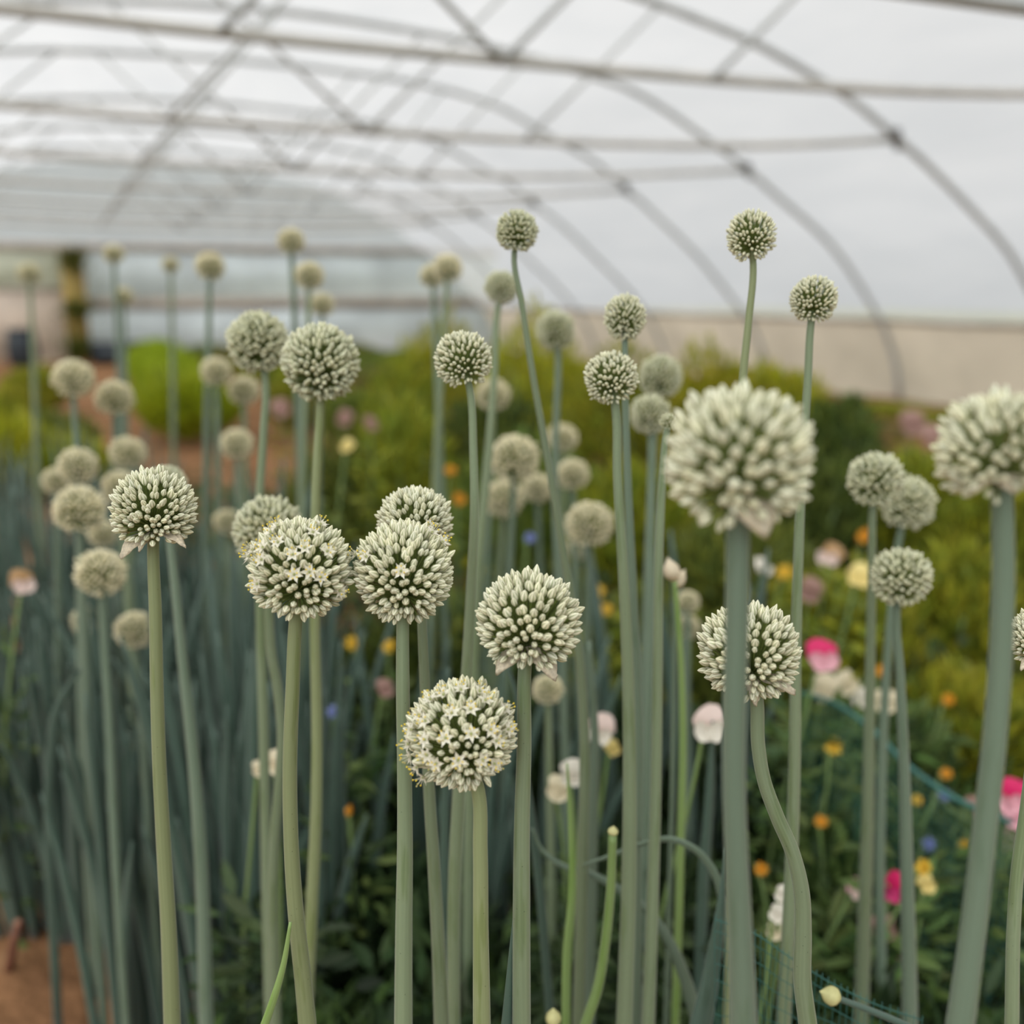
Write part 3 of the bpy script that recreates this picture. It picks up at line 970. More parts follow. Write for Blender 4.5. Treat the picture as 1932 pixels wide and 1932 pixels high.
# ---- blurred heads farther back
FAR = [
    ("warm blurred seedhead behind the slanting stalk, topmost of the cluster at centre", 970, 866, 98, 1.75, -10),
    ("warm blurred seedhead right below the topmost of the centre cluster", 950, 942, 80, 1.95, -14),
    ("blurred seedhead in the middle of the centre cluster touching the slanting stalk", 1014, 922, 62, 2.1, 6),
    ("warm blurred seedhead right of the slanting stalk in the centre cluster", 1080, 896, 66, 1.95, 6),
    ("pale blurred seedhead above the rightmost of the centre cluster, between two stalks", 1060, 828, 62, 2.2, 4),
    ("largest warm blurred seedhead below the centre cluster, left of the straight pale stalk", 1112, 990, 94, 1.7, -6),
    ("faint grey seedhead behind the stalk of the sharp upper centre head", 930, 745, 68, 2.1, -8),
    ("right blurred seedhead of the touching pair at upper centre", 845, 507, 58, 1.9, -14),
    ("left blurred seedhead of the touching pair at upper centre", 816, 521, 50, 2.1, 10),
    ("dark green blurred head, highest of three stacked upper left of centre", 549, 456, 54, 2.0, 10),
    ("middle blurred head of three stacked upper left of centre", 584, 521, 58, 1.95, -8),
    ("lowest blurred head of three stacked upper left of centre", 608, 575, 48, 2.2, -6),
    ("small blurred head right of the ochre post against the end wall, leftmost of three", 214, 480, 40, 2.7, 10),
    ("faintest small blurred head against the end wall, between two darker ones", 322, 500, 34, 3.0, 4),
    ("blurred head with a yellow-lit top, rightmost of three against the end wall", 396, 504, 58, 2.1, -4),
    ("faint blurred head below the small one right of the ochre post", 233, 560, 38, 3.0, 4),
    ("very faint blurred head in front of the far door, left of the ochre post", 55, 517, 44, 2.9, 10),
    ("pale round blurred head in front of the orange path, upper left", 138, 716, 80, 1.9, 12),
    ("blurred round head before the green row, right of the pale one by the path", 216, 752, 74, 2.0, 6),
    ("blurred head in front of the lower end of the orange path", 241, 856, 70, 1.95, 8),
    ("greenish blurred head left of the farthest left sharp head, higher than the warm ones", 147, 880, 76, 1.7, 4),
    ("large warm blurred head split by a dark stalk, left of the farthest left sharp head", 150, 962, 100, 1.55, 10),
    ("warm blurred head touching the left side of the farthest left sharp head", 228, 922, 72, 1.8, 14),
    ("big warm blurred head below left of the farthest left sharp head", 190, 1082, 98, 1.5, 14),
    ("warm blurred head lower left, touching the yellow-green sharp stalk", 254, 1190, 78, 1.6, 18),
    ("dim greenish head beside the lowest warm head at left", 166, 1172, 62, 2.0, 8),
    ("dim blurred head above the star-covered head, left of the two tall stalks", 447, 838, 64, 2.0, 8),
    ("pale blurred head just left of the tall pair of heads", 408, 702, 60, 2.1, 4),
    ("dim blurred head peeping out below the tall pair, left of their stalks", 460, 738, 62, 2.2, 4),
    ("dim head right under the large split warm one at left", 194, 1008, 58, 1.9, 10),
    ("pale blurred head at the far left side of the warm cluster", 108, 908, 58, 1.95, 2),
    ("faint blurred head left of the softly blurred one behind the star-covered head", 428, 985, 52, 2.1, 6),
    ("small blurred head low between the straight pale stalks and the biggest stalk", 1298, 1136, 46, 1.75, -4),
    ("pale flattened head just under the small one left of the biggest stalk", 1296, 1184, 52, 1.8, 0),
    ("yellowish small head behind the torn bracts of the centre head", 1034, 1302, 62, 1.45, 4),
    ("dim head at the lower left of the largest warm one near centre", 1090, 1035, 46, 2.3, -4),
]
for i, (lb, x, y, dd, dep, ln) in enumerate(FAR):
    far_onion(lb, x, y, dd, dep, ln * 2.2, w=max(9, 21 / dep + 3), seed=i, mat=('stem_b', 'stem', 'stem_b')[i % 3])


# ---- closed buds, cut stalks, loose leaves
def closed_bud(label, x, y, w, h, depth, stem, widths, mat='stem', color='bract'):
    ctr = at_depth(x, y, depth)
    hd = float((ctr - CAM) @ FWD_H)
    P = px_poly_to_world(stem, hd)
    e = P[-1]; sl = (P[-1] - P[-2]); sl = sl / max(.4 * np.linalg.norm(sl), abs(sl[2]))
    g = e + sl * e[2] * .4; g[2] = -.02
    m = (e + g) / 2
    base = np.array([g[0], g[1], 0])
    root = tag(empty("onion_plant", base), label, "onion bud")
    knots = np.vstack([P, m[None], g[None]])
    Q = catmull(knots, 7)
    rk = np.interp(np.linspace(0, 1, len(Q)), np.linspace(0, 1, len(widths)), widths) * depth / F / 2
    mb = MB(); tube(mb, Q - base, rk, 12); mb.build("stem", M[mat], root)
    ax = ctr - P[0]; ax /= np.linalg.norm(ax)
    s = depth / F
    top = ctr + ax * h * s * .55; bot = P[0] - ax * .001
    t = np.linspace(0, 1, 12)
    pr = np.array([.36, .62, .84, .96, 1.0, .98, .92, .80, .62, .40, .20, .03]) * w * s / 2
    mb = MB(); tube(mb, (bot[None] + (top - bot)[None] * t[:, None]) - base, pr, 14)
    mb.build("bud_sheath", M[color], root)
    return root


M['bud_yellow'] = mat_col("closed_bud_pale_yellow", (0.56, 0.54, 0.25), 0.5, 0.1, noise=60, amount=.25)
closed_bud("small closed pale yellow bud on a thin teal stalk, bottom right", 1564, 1877, 36, 36, .92, [(1582, 1884), (1625, 1900), (1680, 1922), (1735, 1948)], (11, 13, 15, 15), 'leaf_on', 'bud_yellow')
closed_bud("papery pointed bud left of the biggest stalk, taller of two", 1266, 1073, 32, 42, 1.15, [(1272, 1093), (1282, 1200), (1288, 1350), (1284, 1600), (1274, 1932)], (9, 14, 18, 18), 'leaf_gr')
closed_bud("papery drooping bud leaning against the taller papery bud", 1284, 1090, 24, 34, 1.17, [(1274, 1108), (1272, 1200), (1270, 1400)], (7, 9, 11), 'stem_b')
closed_bud("cut green stalk with a yellow dried tip among the straight stalks", 1157, 1566, 20, 16, .98, [(1156, 1574), (1152, 1680), (1142, 1780), (1126, 1870), (1105, 1932)], (16, 19, 22, 24), 'leaf_gr', 'bud_yellow')
closed_bud("small closed bud at the bottom edge right of the thick pale stalk", 1044, 1918, 30, 34, 1.0, [(1044, 1932), (1046, 1960)], (10, 11), 'stem_b', 'bud_yellow')


def loose_leaf(label, poly, widths, depth, mat, flat=.5):
    r = ray(*poly[0]); hd = depth * float(r @ FWD_H)
    P = catmull(px_poly_to_world(poly, hd), 7)
    w = np.interp(np.linspace(0, 1, len(P)), np.linspace(0, 1, len(widths)), widths) * depth / F / 2
    e = P[-1]; dv = P[-1] - P[-5]; dv = dv / max(.45 * np.linalg.norm(dv), abs(dv[2]))
    g = e + dv * e[2] * .5; g[2] = -.02
    m = e * .5 + g * .5
    P = np.vstack([P, m[None], g[None]]); w = np.concatenate([w, [w[-1], w[-1]]])
    base = np.array([g[0], g[1], 0])
    root = tag(empty("onion_leaf_shoot", base), label, "onion leaf")
    mb = MB(); tube(mb, P - base, w, 12, flat=flat); mb.build("leaf", M[mat], root)
    return root


loose_leaf("thin leaf arching like a hoop from the straight stalks to the biggest stalk", [(1100, 1632), (1150, 1615), (1212, 1592), (1262, 1583), (1308, 1600), (1345, 1642), (1366, 1710), (1374, 1800), (1378, 1932)], (5, 11, 14, 15, 17, 20), 1.08, 'stem_b')
loose_leaf("leaf sagging low right of the thick pale stalk and running down to the bottom edge", [(1004, 1562), (1022, 1602), (1060, 1632), (1112, 1648), (1165, 1676), (1218, 1715), (1262, 1775), (1292, 1845), (1318, 1932)], (4, 10, 14, 16, 22, 30), 1.12, 'stem_b')
loose_leaf("bright green thin upright leaf right of the slanting stalk's foot", [(1070, 1440), (1077, 1560), (1080, 1680), (1070, 1800), (1068, 1932)], (4, 12, 18, 20, 20), 1.05, 'leaf_gr')
loose_leaf("broad tapering dark leaf just left of the biggest stalk at the bottom", [(1368, 1600), (1362, 1690), (1350, 1780), (1336, 1870), (1322, 1932)], (4, 16, 30, 44, 52), 1.0, 'leaf_on')
loose_leaf("dim upright leaf left of the biggest stalk, between bright leaf and stalk", [(1345, 1360), (1340, 1480), (1328, 1650), (1318, 1932)], (6, 20, 26, 26), 1.3, 'leaf_on')
loose_leaf("purplish grey upright leaf beside the slanting stalk's lower end", [(1112, 1210), (1122, 1380), (1118, 1560), (1112, 1932)], (8, 18, 24, 26), 1.2, 'stem_b')
loose_leaf("short pale blue-green leaf tip slanting in the blurred stalks at far left", [(152, 1262), (128, 1300), (108, 1340), (96, 1420), (92, 1600)], (6, 16, 18, 18), 1.6, 'leaf_on')
loose_leaf("grey green leaf standing behind the star-covered lowest head, left of its stalk", [(846, 1260), (842, 1400), (838, 1600), (834, 1932)], (6, 16, 20, 22), 1.25, 'leaf_on')
loose_leaf("narrow leaf crossing behind the centre head down to the right", [(958, 1252), (975, 1320), (985, 1420), (1010, 1600), (1040, 1932)], (5, 14, 18, 20), 1.1, 'leaf_on')

# ------------------------------------------------------------------ leafy growth
def leaf_tmpl():
    v = np.array([(0, 0, 0), (.33, -.42, .06), (.36, 0, -.05), (.33, .42, .06), (.68, -.34, .02), (.70, 0, -.07), (.68, .34, .02), (1, 0, -.16)], dtype=float)
    q = np.array([(1, 4, 5, 2), (2, 5, 6, 3)])
    t = np.array([(0, 1, 2), (0, 2, 3), (4, 7, 5), (5, 7, 6)])
    return v[:, [1, 2, 0]], [q, t]          # length along z, face along y


LV, LF = leaf_tmpl()


def leafage(mb, pos, dirs, length, width, col, rs, var=.18):
    n = len(pos)
    fr = basis(dirs, rs.rand(n) * 6.28)
    sc_ = np.stack([np.full(n, width) * (.7 + .6 * rs.rand(n)), length * (.7 + .6 * rs.rand(n)), length * (.7 + .6 * rs.rand(n))], 1)
    col = np.atleast_2d(np.asarray(col, dtype=float))
    c = col[rs.randint(0, len(col), n)] * (1 + rs.normal(0, var, n))[:, None]
    scatter(mb, LV, LF, np.ones((8, 3)), pos, fr, sc_, np.clip(c, 0.004, 1))


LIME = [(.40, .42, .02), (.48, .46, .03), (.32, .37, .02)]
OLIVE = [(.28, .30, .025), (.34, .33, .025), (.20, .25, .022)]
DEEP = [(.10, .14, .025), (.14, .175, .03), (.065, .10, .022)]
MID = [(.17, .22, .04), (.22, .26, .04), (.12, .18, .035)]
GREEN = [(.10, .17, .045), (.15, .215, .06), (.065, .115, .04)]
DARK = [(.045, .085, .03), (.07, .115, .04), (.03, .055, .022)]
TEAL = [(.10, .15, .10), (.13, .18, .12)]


def bush(label, x, y, depth, wpx, cols, n=1500, leaf=(.05, .018), group=None, name="leafy_bush", zlow=0.05, seed=0, cat="bush"):
    """a rounded bush whose top stands on that line of sight"""
    rs = np.random.RandomState(900 + seed)
    top = at_depth(x, y, depth)
    Hh = max(.2, top[2]); W = wpx * depth / F / 2
    base = np.array([top[0], top[1], 0])
    root = tag(empty(name, base), label, cat, group)
    u = rs.normal(0, 1, (n, 3)); u /= np.linalg.norm(u, axis=1)[:, None]
    r = rs.rand(n) ** .33
    P = u * r[:, None] * np.array([W, W * .8, Hh * .54]) * (1 + .14 * np.sin(u[:, :1] * 5 + seed) * np.cos(u[:, 1:2] * 4)) + np.array([0, 0, Hh * .5])
    P = P[P[:, 2] > zlow]
    d = P - np.array([0, 0, Hh * .1]); d = d / np.linalg.norm(d, axis=1)[:, None] + rs.normal(0, .35, P.shape) + np.array([0, 0, .3])
    mb = MB(); leafage(mb, P, d, leaf[0], leaf[1], cols, rs)
    mb.build("foliage", M['fol_lime'], root)
    mb = MB()
    for i in range(5):
        a = i * 1.26 + seed
        tube(mb, np.array([(.02 * math.cos(a), .02 * math.sin(a), -.02), (W * .3 * math.cos(a), W * .3 * math.sin(a), Hh * .4), (W * .5 * math.cos(a), W * .5 * math.sin(a), Hh * .75)]), [.012, .009, .004], 6)
    mb.build("woody_stem", M['leaf_gr'], root)
    return root


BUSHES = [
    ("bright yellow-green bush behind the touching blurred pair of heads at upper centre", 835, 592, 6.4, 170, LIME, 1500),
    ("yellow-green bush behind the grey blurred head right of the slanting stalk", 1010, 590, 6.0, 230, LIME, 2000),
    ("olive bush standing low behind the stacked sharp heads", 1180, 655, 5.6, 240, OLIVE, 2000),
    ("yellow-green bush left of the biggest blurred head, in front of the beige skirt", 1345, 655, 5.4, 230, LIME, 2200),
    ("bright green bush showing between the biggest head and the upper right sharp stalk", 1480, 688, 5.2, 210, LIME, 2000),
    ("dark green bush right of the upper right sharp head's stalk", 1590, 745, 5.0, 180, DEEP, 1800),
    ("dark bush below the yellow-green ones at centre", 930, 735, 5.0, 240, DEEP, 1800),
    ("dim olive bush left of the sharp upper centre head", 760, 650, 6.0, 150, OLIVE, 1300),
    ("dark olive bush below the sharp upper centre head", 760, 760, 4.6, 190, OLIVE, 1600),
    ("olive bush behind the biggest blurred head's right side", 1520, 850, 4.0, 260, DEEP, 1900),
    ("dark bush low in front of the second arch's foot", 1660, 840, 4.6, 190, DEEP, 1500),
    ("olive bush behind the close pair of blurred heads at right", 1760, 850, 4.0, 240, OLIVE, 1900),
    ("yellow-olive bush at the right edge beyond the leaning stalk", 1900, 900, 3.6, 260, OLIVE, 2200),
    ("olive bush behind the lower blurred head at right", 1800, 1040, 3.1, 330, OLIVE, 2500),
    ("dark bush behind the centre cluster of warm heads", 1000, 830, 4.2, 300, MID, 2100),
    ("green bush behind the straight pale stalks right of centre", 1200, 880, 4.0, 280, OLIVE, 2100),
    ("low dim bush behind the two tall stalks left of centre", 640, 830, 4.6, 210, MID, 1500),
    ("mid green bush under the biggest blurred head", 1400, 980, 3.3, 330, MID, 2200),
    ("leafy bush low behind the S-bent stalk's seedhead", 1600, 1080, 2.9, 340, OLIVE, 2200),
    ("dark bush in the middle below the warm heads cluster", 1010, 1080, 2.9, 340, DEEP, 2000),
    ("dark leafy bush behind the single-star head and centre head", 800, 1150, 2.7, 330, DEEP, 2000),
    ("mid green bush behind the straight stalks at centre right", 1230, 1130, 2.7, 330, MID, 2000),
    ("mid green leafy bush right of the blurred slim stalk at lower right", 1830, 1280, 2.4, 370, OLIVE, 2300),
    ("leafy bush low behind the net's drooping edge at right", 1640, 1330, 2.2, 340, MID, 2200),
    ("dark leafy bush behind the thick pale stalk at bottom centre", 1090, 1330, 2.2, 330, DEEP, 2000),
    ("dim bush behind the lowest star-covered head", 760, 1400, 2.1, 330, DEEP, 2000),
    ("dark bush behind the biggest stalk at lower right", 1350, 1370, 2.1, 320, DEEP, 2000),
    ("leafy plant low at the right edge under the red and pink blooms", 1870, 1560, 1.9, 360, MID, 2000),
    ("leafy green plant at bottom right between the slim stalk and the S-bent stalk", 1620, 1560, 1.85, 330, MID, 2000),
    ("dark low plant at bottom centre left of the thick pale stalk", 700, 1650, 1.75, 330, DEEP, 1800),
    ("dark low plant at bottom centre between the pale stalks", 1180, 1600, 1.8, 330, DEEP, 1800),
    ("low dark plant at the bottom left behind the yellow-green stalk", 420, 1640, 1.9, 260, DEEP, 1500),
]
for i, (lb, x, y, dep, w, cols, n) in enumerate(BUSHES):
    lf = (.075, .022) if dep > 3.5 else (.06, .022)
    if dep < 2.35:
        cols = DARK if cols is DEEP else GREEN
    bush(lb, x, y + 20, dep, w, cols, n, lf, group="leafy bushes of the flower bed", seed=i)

rs = np.random.RandomState(8)
root = tag(empty("climbing_plant", post.location), "green climbing plant growing in tufts on the ochre post by the far door", "plant")
for zz, hw in ((1.82, .2), (.95, .24), (.22, .3)):
    n = 260
    P = np.stack([rs.normal(0, hw * .6, n), -.14 - .08 * rs.rand(n), zz + rs.normal(0, .11, n)], 1); P[:, 2] = np.maximum(P[:, 2], .02)
    mb = MB(); leafage(mb, P, rs.normal(0, 1, (n, 3)) + np.array([0, -.8, .2]), .10, .04, [(.13, .17, .02), (.09, .13, .02)], rs)
    mb.build("foliage", M['fol_lime'], root)
mb = MB(); tube(mb, catmull(np.array([(.1, -.12, 0), (-.1, -.13, .5), (.1, -.13, 1.0), (-.05, -.13, 1.5), (.05, -.13, 1.9)]), 6), .012, 6)
mb.build("vine", M['leaf_gr'], root)

# green vegetable row along the far path, and growth left of it
ROW = [(0.95, 9.2), (1.0, 10.2), (1.05, 11.3), (1.1, 12.5), (1.15, 13.8), (1.2, 15.2), (1.3, 16.8)]
ROWLAB = ["nearest", "second", "third", "fourth", "fifth", "sixth", "farthest"]
for i, (rx, ry) in enumerate(ROW):
    rs = np.random.RandomState(70 + i)
    root = tag(empty("vegetable_plant", (rx, ry, 0)), "bright green leafy plant in the row right of the orange path, %s of seven" % ROWLAB[i], "plant", "green row by the path")
    n = 1300
    u = rs.normal(0, 1, (n, 3)); u /= np.linalg.norm(u, axis=1)[:, None]
    P = u * (rs.rand(n) ** .33)[:, None] * np.array([.40, .5, .24]) + np.array([0, 0, .24]); P = P[P[:, 2] > 0.02]
    mb = MB(); leafage(mb, P, P * (1, 1, .5) + np.array([0, 0, .4]), .12, .045, [(.34, .42, .015), (.28, .38, .018)], rs)
    mb.build("foliage", M['fol_lime'], root)
for i, (rx, ry, hh, cols) in enumerate([(-.42, 7.2, .42, LIME), (-.62, 8.6, .45, OLIVE), (-.5, 10.2, .36, OLIVE), (-.75, 6.0, .42, LIME), (-.12, 7.0, .3, OLIVE), (-.15, 8.3, .3, MID), (-.3, 12.0, .4, OLIVE), (1.95, 9.2, .45, OLIVE), (2.3, 10.8, .5, OLIVE), (2.6, 12.8, .6, MID), (2.2, 8.2, .4, MID)]):
    rs = np.random.RandomState(170 + i)
    lab = ["yellow-green low plant left of the orange path, nearer of two", "olive low plant left of the orange path, middle", "olive low plant left of the orange path, farthest", "yellow-green low plant at the left edge, nearest", "small olive plant left of the orange path's near end", "small mid green plant left of the orange path, behind the near olive one", "olive plant left of the orange path near the far door", "olive plant behind the pale head left of the tall pair", "olive plant behind the tall pair of heads, middle distance", "dim plant behind the tall pair of heads, far back", "dim low plant behind the stalks of the tall pair"][i]
    root = tag(empty("vegetable_plant", (rx, ry, 0)), lab, "plant", "low plants beside the path")
    n = 900
    u = rs.normal(0, 1, (n, 3)); u /= np.linalg.norm(u, axis=1)[:, None]
    P = u * (rs.rand(n) ** .33)[:, None] * np.array([.33, .45, hh * .55]) + np.array([0, 0, hh * .5]); P = P[P[:, 2] > 0.02]
    mb = MB(); leafage(mb, P, P * (1, 1, .5) + np.array([0, 0, .4]), .11, .04, cols, rs)
    mb.build("foliage", M['fol_lime'], root)


# low planting farther down the tunnel and along the right skirt
far_lab = "low dull green crop plant far down the tunnel bed in front of the beige skirt"
proto = None
rs = np.random.RandomState(21)
k = 0
for fy in np.arange(7.0, 20.0, 1.15):
    for fx in (2.7, 3.9, 5.1, 6.3, 7.4):
        if fy < 10 and fx < 3.5:
            continue
        if k < 3:
            root = tag(empty("crop_plant", (fx, fy, 0)), far_lab, "plant", "crop plants far down the bed")
            n = 900
            u = rs.normal(0, 1, (n, 3)); u /= np.linalg.norm(u, axis=1)[:, None]
            P = u * (rs.rand(n) ** .33)[:, None] * np.array([.42, .5, .27]) + np.array([0, 0, .25]); P = P[P[:, 2] > 0.02]
            mb = MB(); leafage(mb, P, P * (1, 1, .5) + np.array([0, 0, .4]), .10, .035, (MID, OLIVE, [(.26, .22, .08), (.2, .22, .05)])[k], rs)
            mb.build("foliage", M['fol_lime'], root)
            proto = (proto or []) + [root]
        else:
            root = copy_tree(proto[rs.randint(0, 3)])
        root.location = (fx + rs.normal(0, .12), fy + rs.normal(0, .12), 0)
        root.rotation_euler = (0, 0, rs.rand() * 6.28)
        sz_ = (.30 if fx > 5.5 else .50) * (.85 + .35 * rs.rand())
        root.scale = (1, 1, sz_)
        k += 1

# upright clumps of onion leaves among the stalks
def leaf_clump(seed, nl=8):
    rs = np.random.RandomState(seed)
    out = []
    for i in range(nl):
        a = rs.rand() * 6.28; r = .012 + .03 * rs.rand(); ln = .42 + .30 * rs.rand(); lean = .03 + .13 * rs.rand()
        P = np.array([(r * math.cos(a), r * math.sin(a), -.02), ((r + lean * .25) * math.cos(a), (r + lean * .25) * math.sin(a), ln * .4), ((r + lean * .6) * math.cos(a), (r + lean * .6) * math.sin(a), ln * .75), ((r + lean) * math.cos(a), (r + lean) * math.sin(a), ln)])
        mb = MB(); tube(mb, catmull(P, 5), np.interp(np.linspace(0, 1, 16), [0, .3, .8, 1], [.009, .011, .008, .002]), 8, flat=.8)
        out.append(mb.mesh("leaf", [M['leaf_on']]))
    return out


CL = [leaf_clump(30 + i, 8) for i in range(4)]
GRP = "onion leaf clumps behind the seedheads"
rs = np.random.RandomState(5)
spots = []
for x in list(np.linspace(-60, 420, 13)) + [470, 520, 570]:
    for dep in (1.55, 1.9, 2.3, 2.8):
        spots.append((x + rs.normal(0, 22), dep + rs.normal(0, .1)))
for x in (780, 900, 1020, 1180, 1310):
    for dep in (1.75,):
        spots.append((x + rs.normal(0, 25), dep + rs.normal(0, .1)))
for x in (-50, 20, 90, 160, 230, 300):
    for dep in (3.4, 4.1):
        spots.append((x + rs.normal(0, 22), dep + rs.normal(0, .12)))
first = [None] * 4
for i, (x, dep) in enumerate(spots):
    if x < 130 and dep < 1.75:
        continue
    r = ray(x, 900.0); q = CAM + r * (dep / float(r @ FWD_H)); q[2] = 0
    k = i % 4
    if first[k] is None:
        o = tag(empty("onion_clump", q), "upright clump of bluish green onion leaves without a seedhead among the stalks", "onion leaves", GRP)
        for me in CL[k]:
            link("leaf", me, o)
        first[k] = o
    else:
        o = copy_tree(first[k]); o.location = Vector([float(t) for t in q])
    s = .85 + .3 * rs.rand()
    o.rotation_euler = (0, 0, rs.rand() * 6.28); o.scale = (s, s, s)

# low growth nobody could count
rs = np.random.RandomState(77)
n = 26000
ux = rs.rand(n); uy = rs.rand(n)
d = 1.05 + 5.2 * uy ** 1.3
xx = -150 + 2250 * ux
pts = np.zeros((n, 3))
for i in range(n):
    r = ray(xx[i], 900.0); q = CAM + r * (d[i] / float(r @ FWD_H)); pts[i] = q
hm = .20 + .10 * np.sin(pts[:, 0] * 5.1) * np.cos(pts[:, 1] * 4.3)
keep = (pts[:, 0] > .05 + .05 * pts[:, 1]) & (pts[:, 0] < 8.6)
pts[:, 2] = rs.rand(n) * hm
pts = pts[keep]
mb = MB()
dv = rs.normal(0, .7, pts.shape) + np.array([0, 0, .9])
leafage(mb, pts, dv, .06, .022, DARK + GREEN[:1], rs)
o = mb.build("undergrowth", M['fol_lime'])
tag(o, "dark low leafy growth covering the bed under the stalks", "undergrowth", kind="stuff")

# ------------------------------------------------------------------ garden flowers
PINK = (.78, .42, .48); MAG = (.70, .02, .14); WHITE = (.82, .78, .68); PALEPINK = (.82, .66, .60); YEL = (.78, .52, .05); ORA = (.72, .33, .02); PYEL = (.80, .66, .25)
BLUE = (.25, .31, .62); DUSK = (.40, .24, .20); CREAMF = (.78, .70, .50); SALM = (.46, .28, .13)


def pea_mesh(ca, cb, seed):
    """ruffled sweet pea: big banner petal, two wings, keel; unit size, facing -y"""
    rs = np.random.RandomState(seed); mb = MB()

    def sheet(cx, cz, rx, rz, yb, cup, c, tilt):
        V = []; nu, nv = 5, 12
        for i in range(nu + 1):
            r = i / nu
            for j in range(nv):
                a = 2 * PI * j / nv
                rr = r * (1 + .10 * math.sin(3 * a + seed) * r)
                px, pz = rx * rr * math.cos(a), rz * rr * math.sin(a)
                y = yb + cup * r * r + .07 * math.sin(5 * a + seed) * r * r
                V.append((cx + px * math.cos(tilt) - pz * math.sin(tilt), y, cz + px * math.sin(tilt) + pz * math.cos(tilt)))
        q = np.array([(i * nv + j, i * nv + (j + 1) % nv, (i + 1) * nv + (j + 1) % nv, (i + 1) * nv + j) for i in range(nu) for j in range(nv)])
        mb.add(V, [q], c)
    sheet(0, .18, .52, .45, .12, .10, ca, 0)
    sheet(-.20, -.14, .26, .34, -.10, -.14, cb, .5)
    sheet(.20, -.14, .26, .34, -.10, -.14, cb, -.5)
    sheet(0, -.22, .12, .26, -.20, .08, cb, 0)
    return mb.mesh("bloom", [M['petal']])


def daisy_mesh(c, seed, n=12):
    rs = np.random.RandomState(seed); mb = MB()
    for ring, (m, L) in enumerate(((n, 1.0), (n, .72))):
        for k in range(m):
            V, f = petal_grid(.5 * L, .11, .3, -.1 + .35 * ring, nl=4)
            a = (k + .5 * ring) * 2 * PI / m + rs.normal(0, .06); e = .22 + .35 * ring
            E_ = np.array([[math.cos(e), 0, -math.sin(e)], [0, 1, 0], [math.sin(e), 0, math.cos(e)]])
            R = np.array([[math.cos(a), -math.sin(a), 0], [math.sin(a), math.cos(a), 0], [0, 0, 1]])
            mb.add(V @ E_.T @ R.T, [f], c)
    return mb.mesh("bloom", [M['petal']])


def disc_mesh(c):
    mb = MB()
    tube(mb, np.array([(0, 0, -.02), (0, 0, .04), (0, 0, .09), (0, 0, .11)]), [.12, .14, .10, .03], 10, c)
    return mb.mesh("flower_centre", [M['petal']])


MESHES = {
    'magpink': pea_mesh(MAG, PINK, 1), 'mag': pea_mesh(MAG, (.62, .05, .2), 2), 'pink': pea_mesh(PINK, PALEPINK, 3), 'palepink': pea_mesh(PALEPINK, WHITE, 4),
    'white': pea_mesh(WHITE, WHITE, 5), 'cream': pea_mesh(CREAMF, CREAMF, 6), 'dusk': pea_mesh(DUSK, DUSK, 7), 'salmon': pea_mesh(SALM, PALEPINK, 8), 'pyel': pea_mesh(PYEL, PYEL, 9),
    'yel': daisy_mesh(YEL, 1), 'ora': daisy_mesh(ORA, 2), 'blue': daisy_mesh(BLUE, 3, 9),
}
CENTRE = {'yel': disc_mesh((.5, .3, .03)), 'ora': disc_mesh((.35, .12, .01)), 'blue': disc_mesh((.10, .08, .3))}


def garden_flower(label, x, y, dia, depth, typ, cat="flower", seed=0):
    rs = np.random.RandomState(300 + seed)
    ctr = at_depth(x, y, depth)
    s = dia * depth / F
    base = np.array([ctr[0] + rs.normal(0, .04), ctr[1] + .04 + abs(rs.normal(0, .03)), 0])
    nm = {'yel': 'marigold', 'ora': 'marigold', 'blue': 'cornflower'}.get(typ, 'sweet_pea')
    root = tag(empty(nm, base), label, cat)
    P = np.array([(0, 0, -.02), (*( (ctr - base)[:2] * .2), ctr[2] * .5), (*((ctr - base)[:2] * .8), ctr[2] * .9), ctr - base + np.array([0, .012, 0])])
    mb = MB(); tube(mb, catmull(P, 5), .0026, 6); mb.build("stem", M['leaf_gr'], root)
    n = 70
    t = rs.rand(n) ** .8 * (.85 if depth > 1.5 else .6)
    pp = np.stack([np.interp(t, [0, .5, .9, 1], P[:, i]) for i in range(3)], 1)
    dr = rs.normal(0, 1, (n, 3)) * (1, 1, .4) + np.array([0, 0, .25]); dr /= np.linalg.norm(dr, axis=1)[:, None]
    pp = pp + dr * (.01 + .05 * rs.rand(n))[:, None]
    pp[:, 2] = np.maximum(pp[:, 2], .01)
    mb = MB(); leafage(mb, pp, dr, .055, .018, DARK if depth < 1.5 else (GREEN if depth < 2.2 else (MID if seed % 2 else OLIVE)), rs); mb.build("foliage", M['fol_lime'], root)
    b = link("bloom", MESHES[typ], root)
    b.location = Vector([float(v) for v in (ctr - base)])
    tocam = CAM - ctr; az = math.atan2(tocam[0], -tocam[1])
    b.scale = (s, s, s)
    if typ in CENTRE:
        b.rotation_euler = (math.radians(42 + rs.rand() * 25), 0, az + rs.normal(0, .4))
        link("flower_centre", CENTRE[typ], b)
    else:
        b.rotation_euler = (rs.normal(0, .15) - .15, rs.normal(0, .25), az + rs.normal(0, .35))
    return root


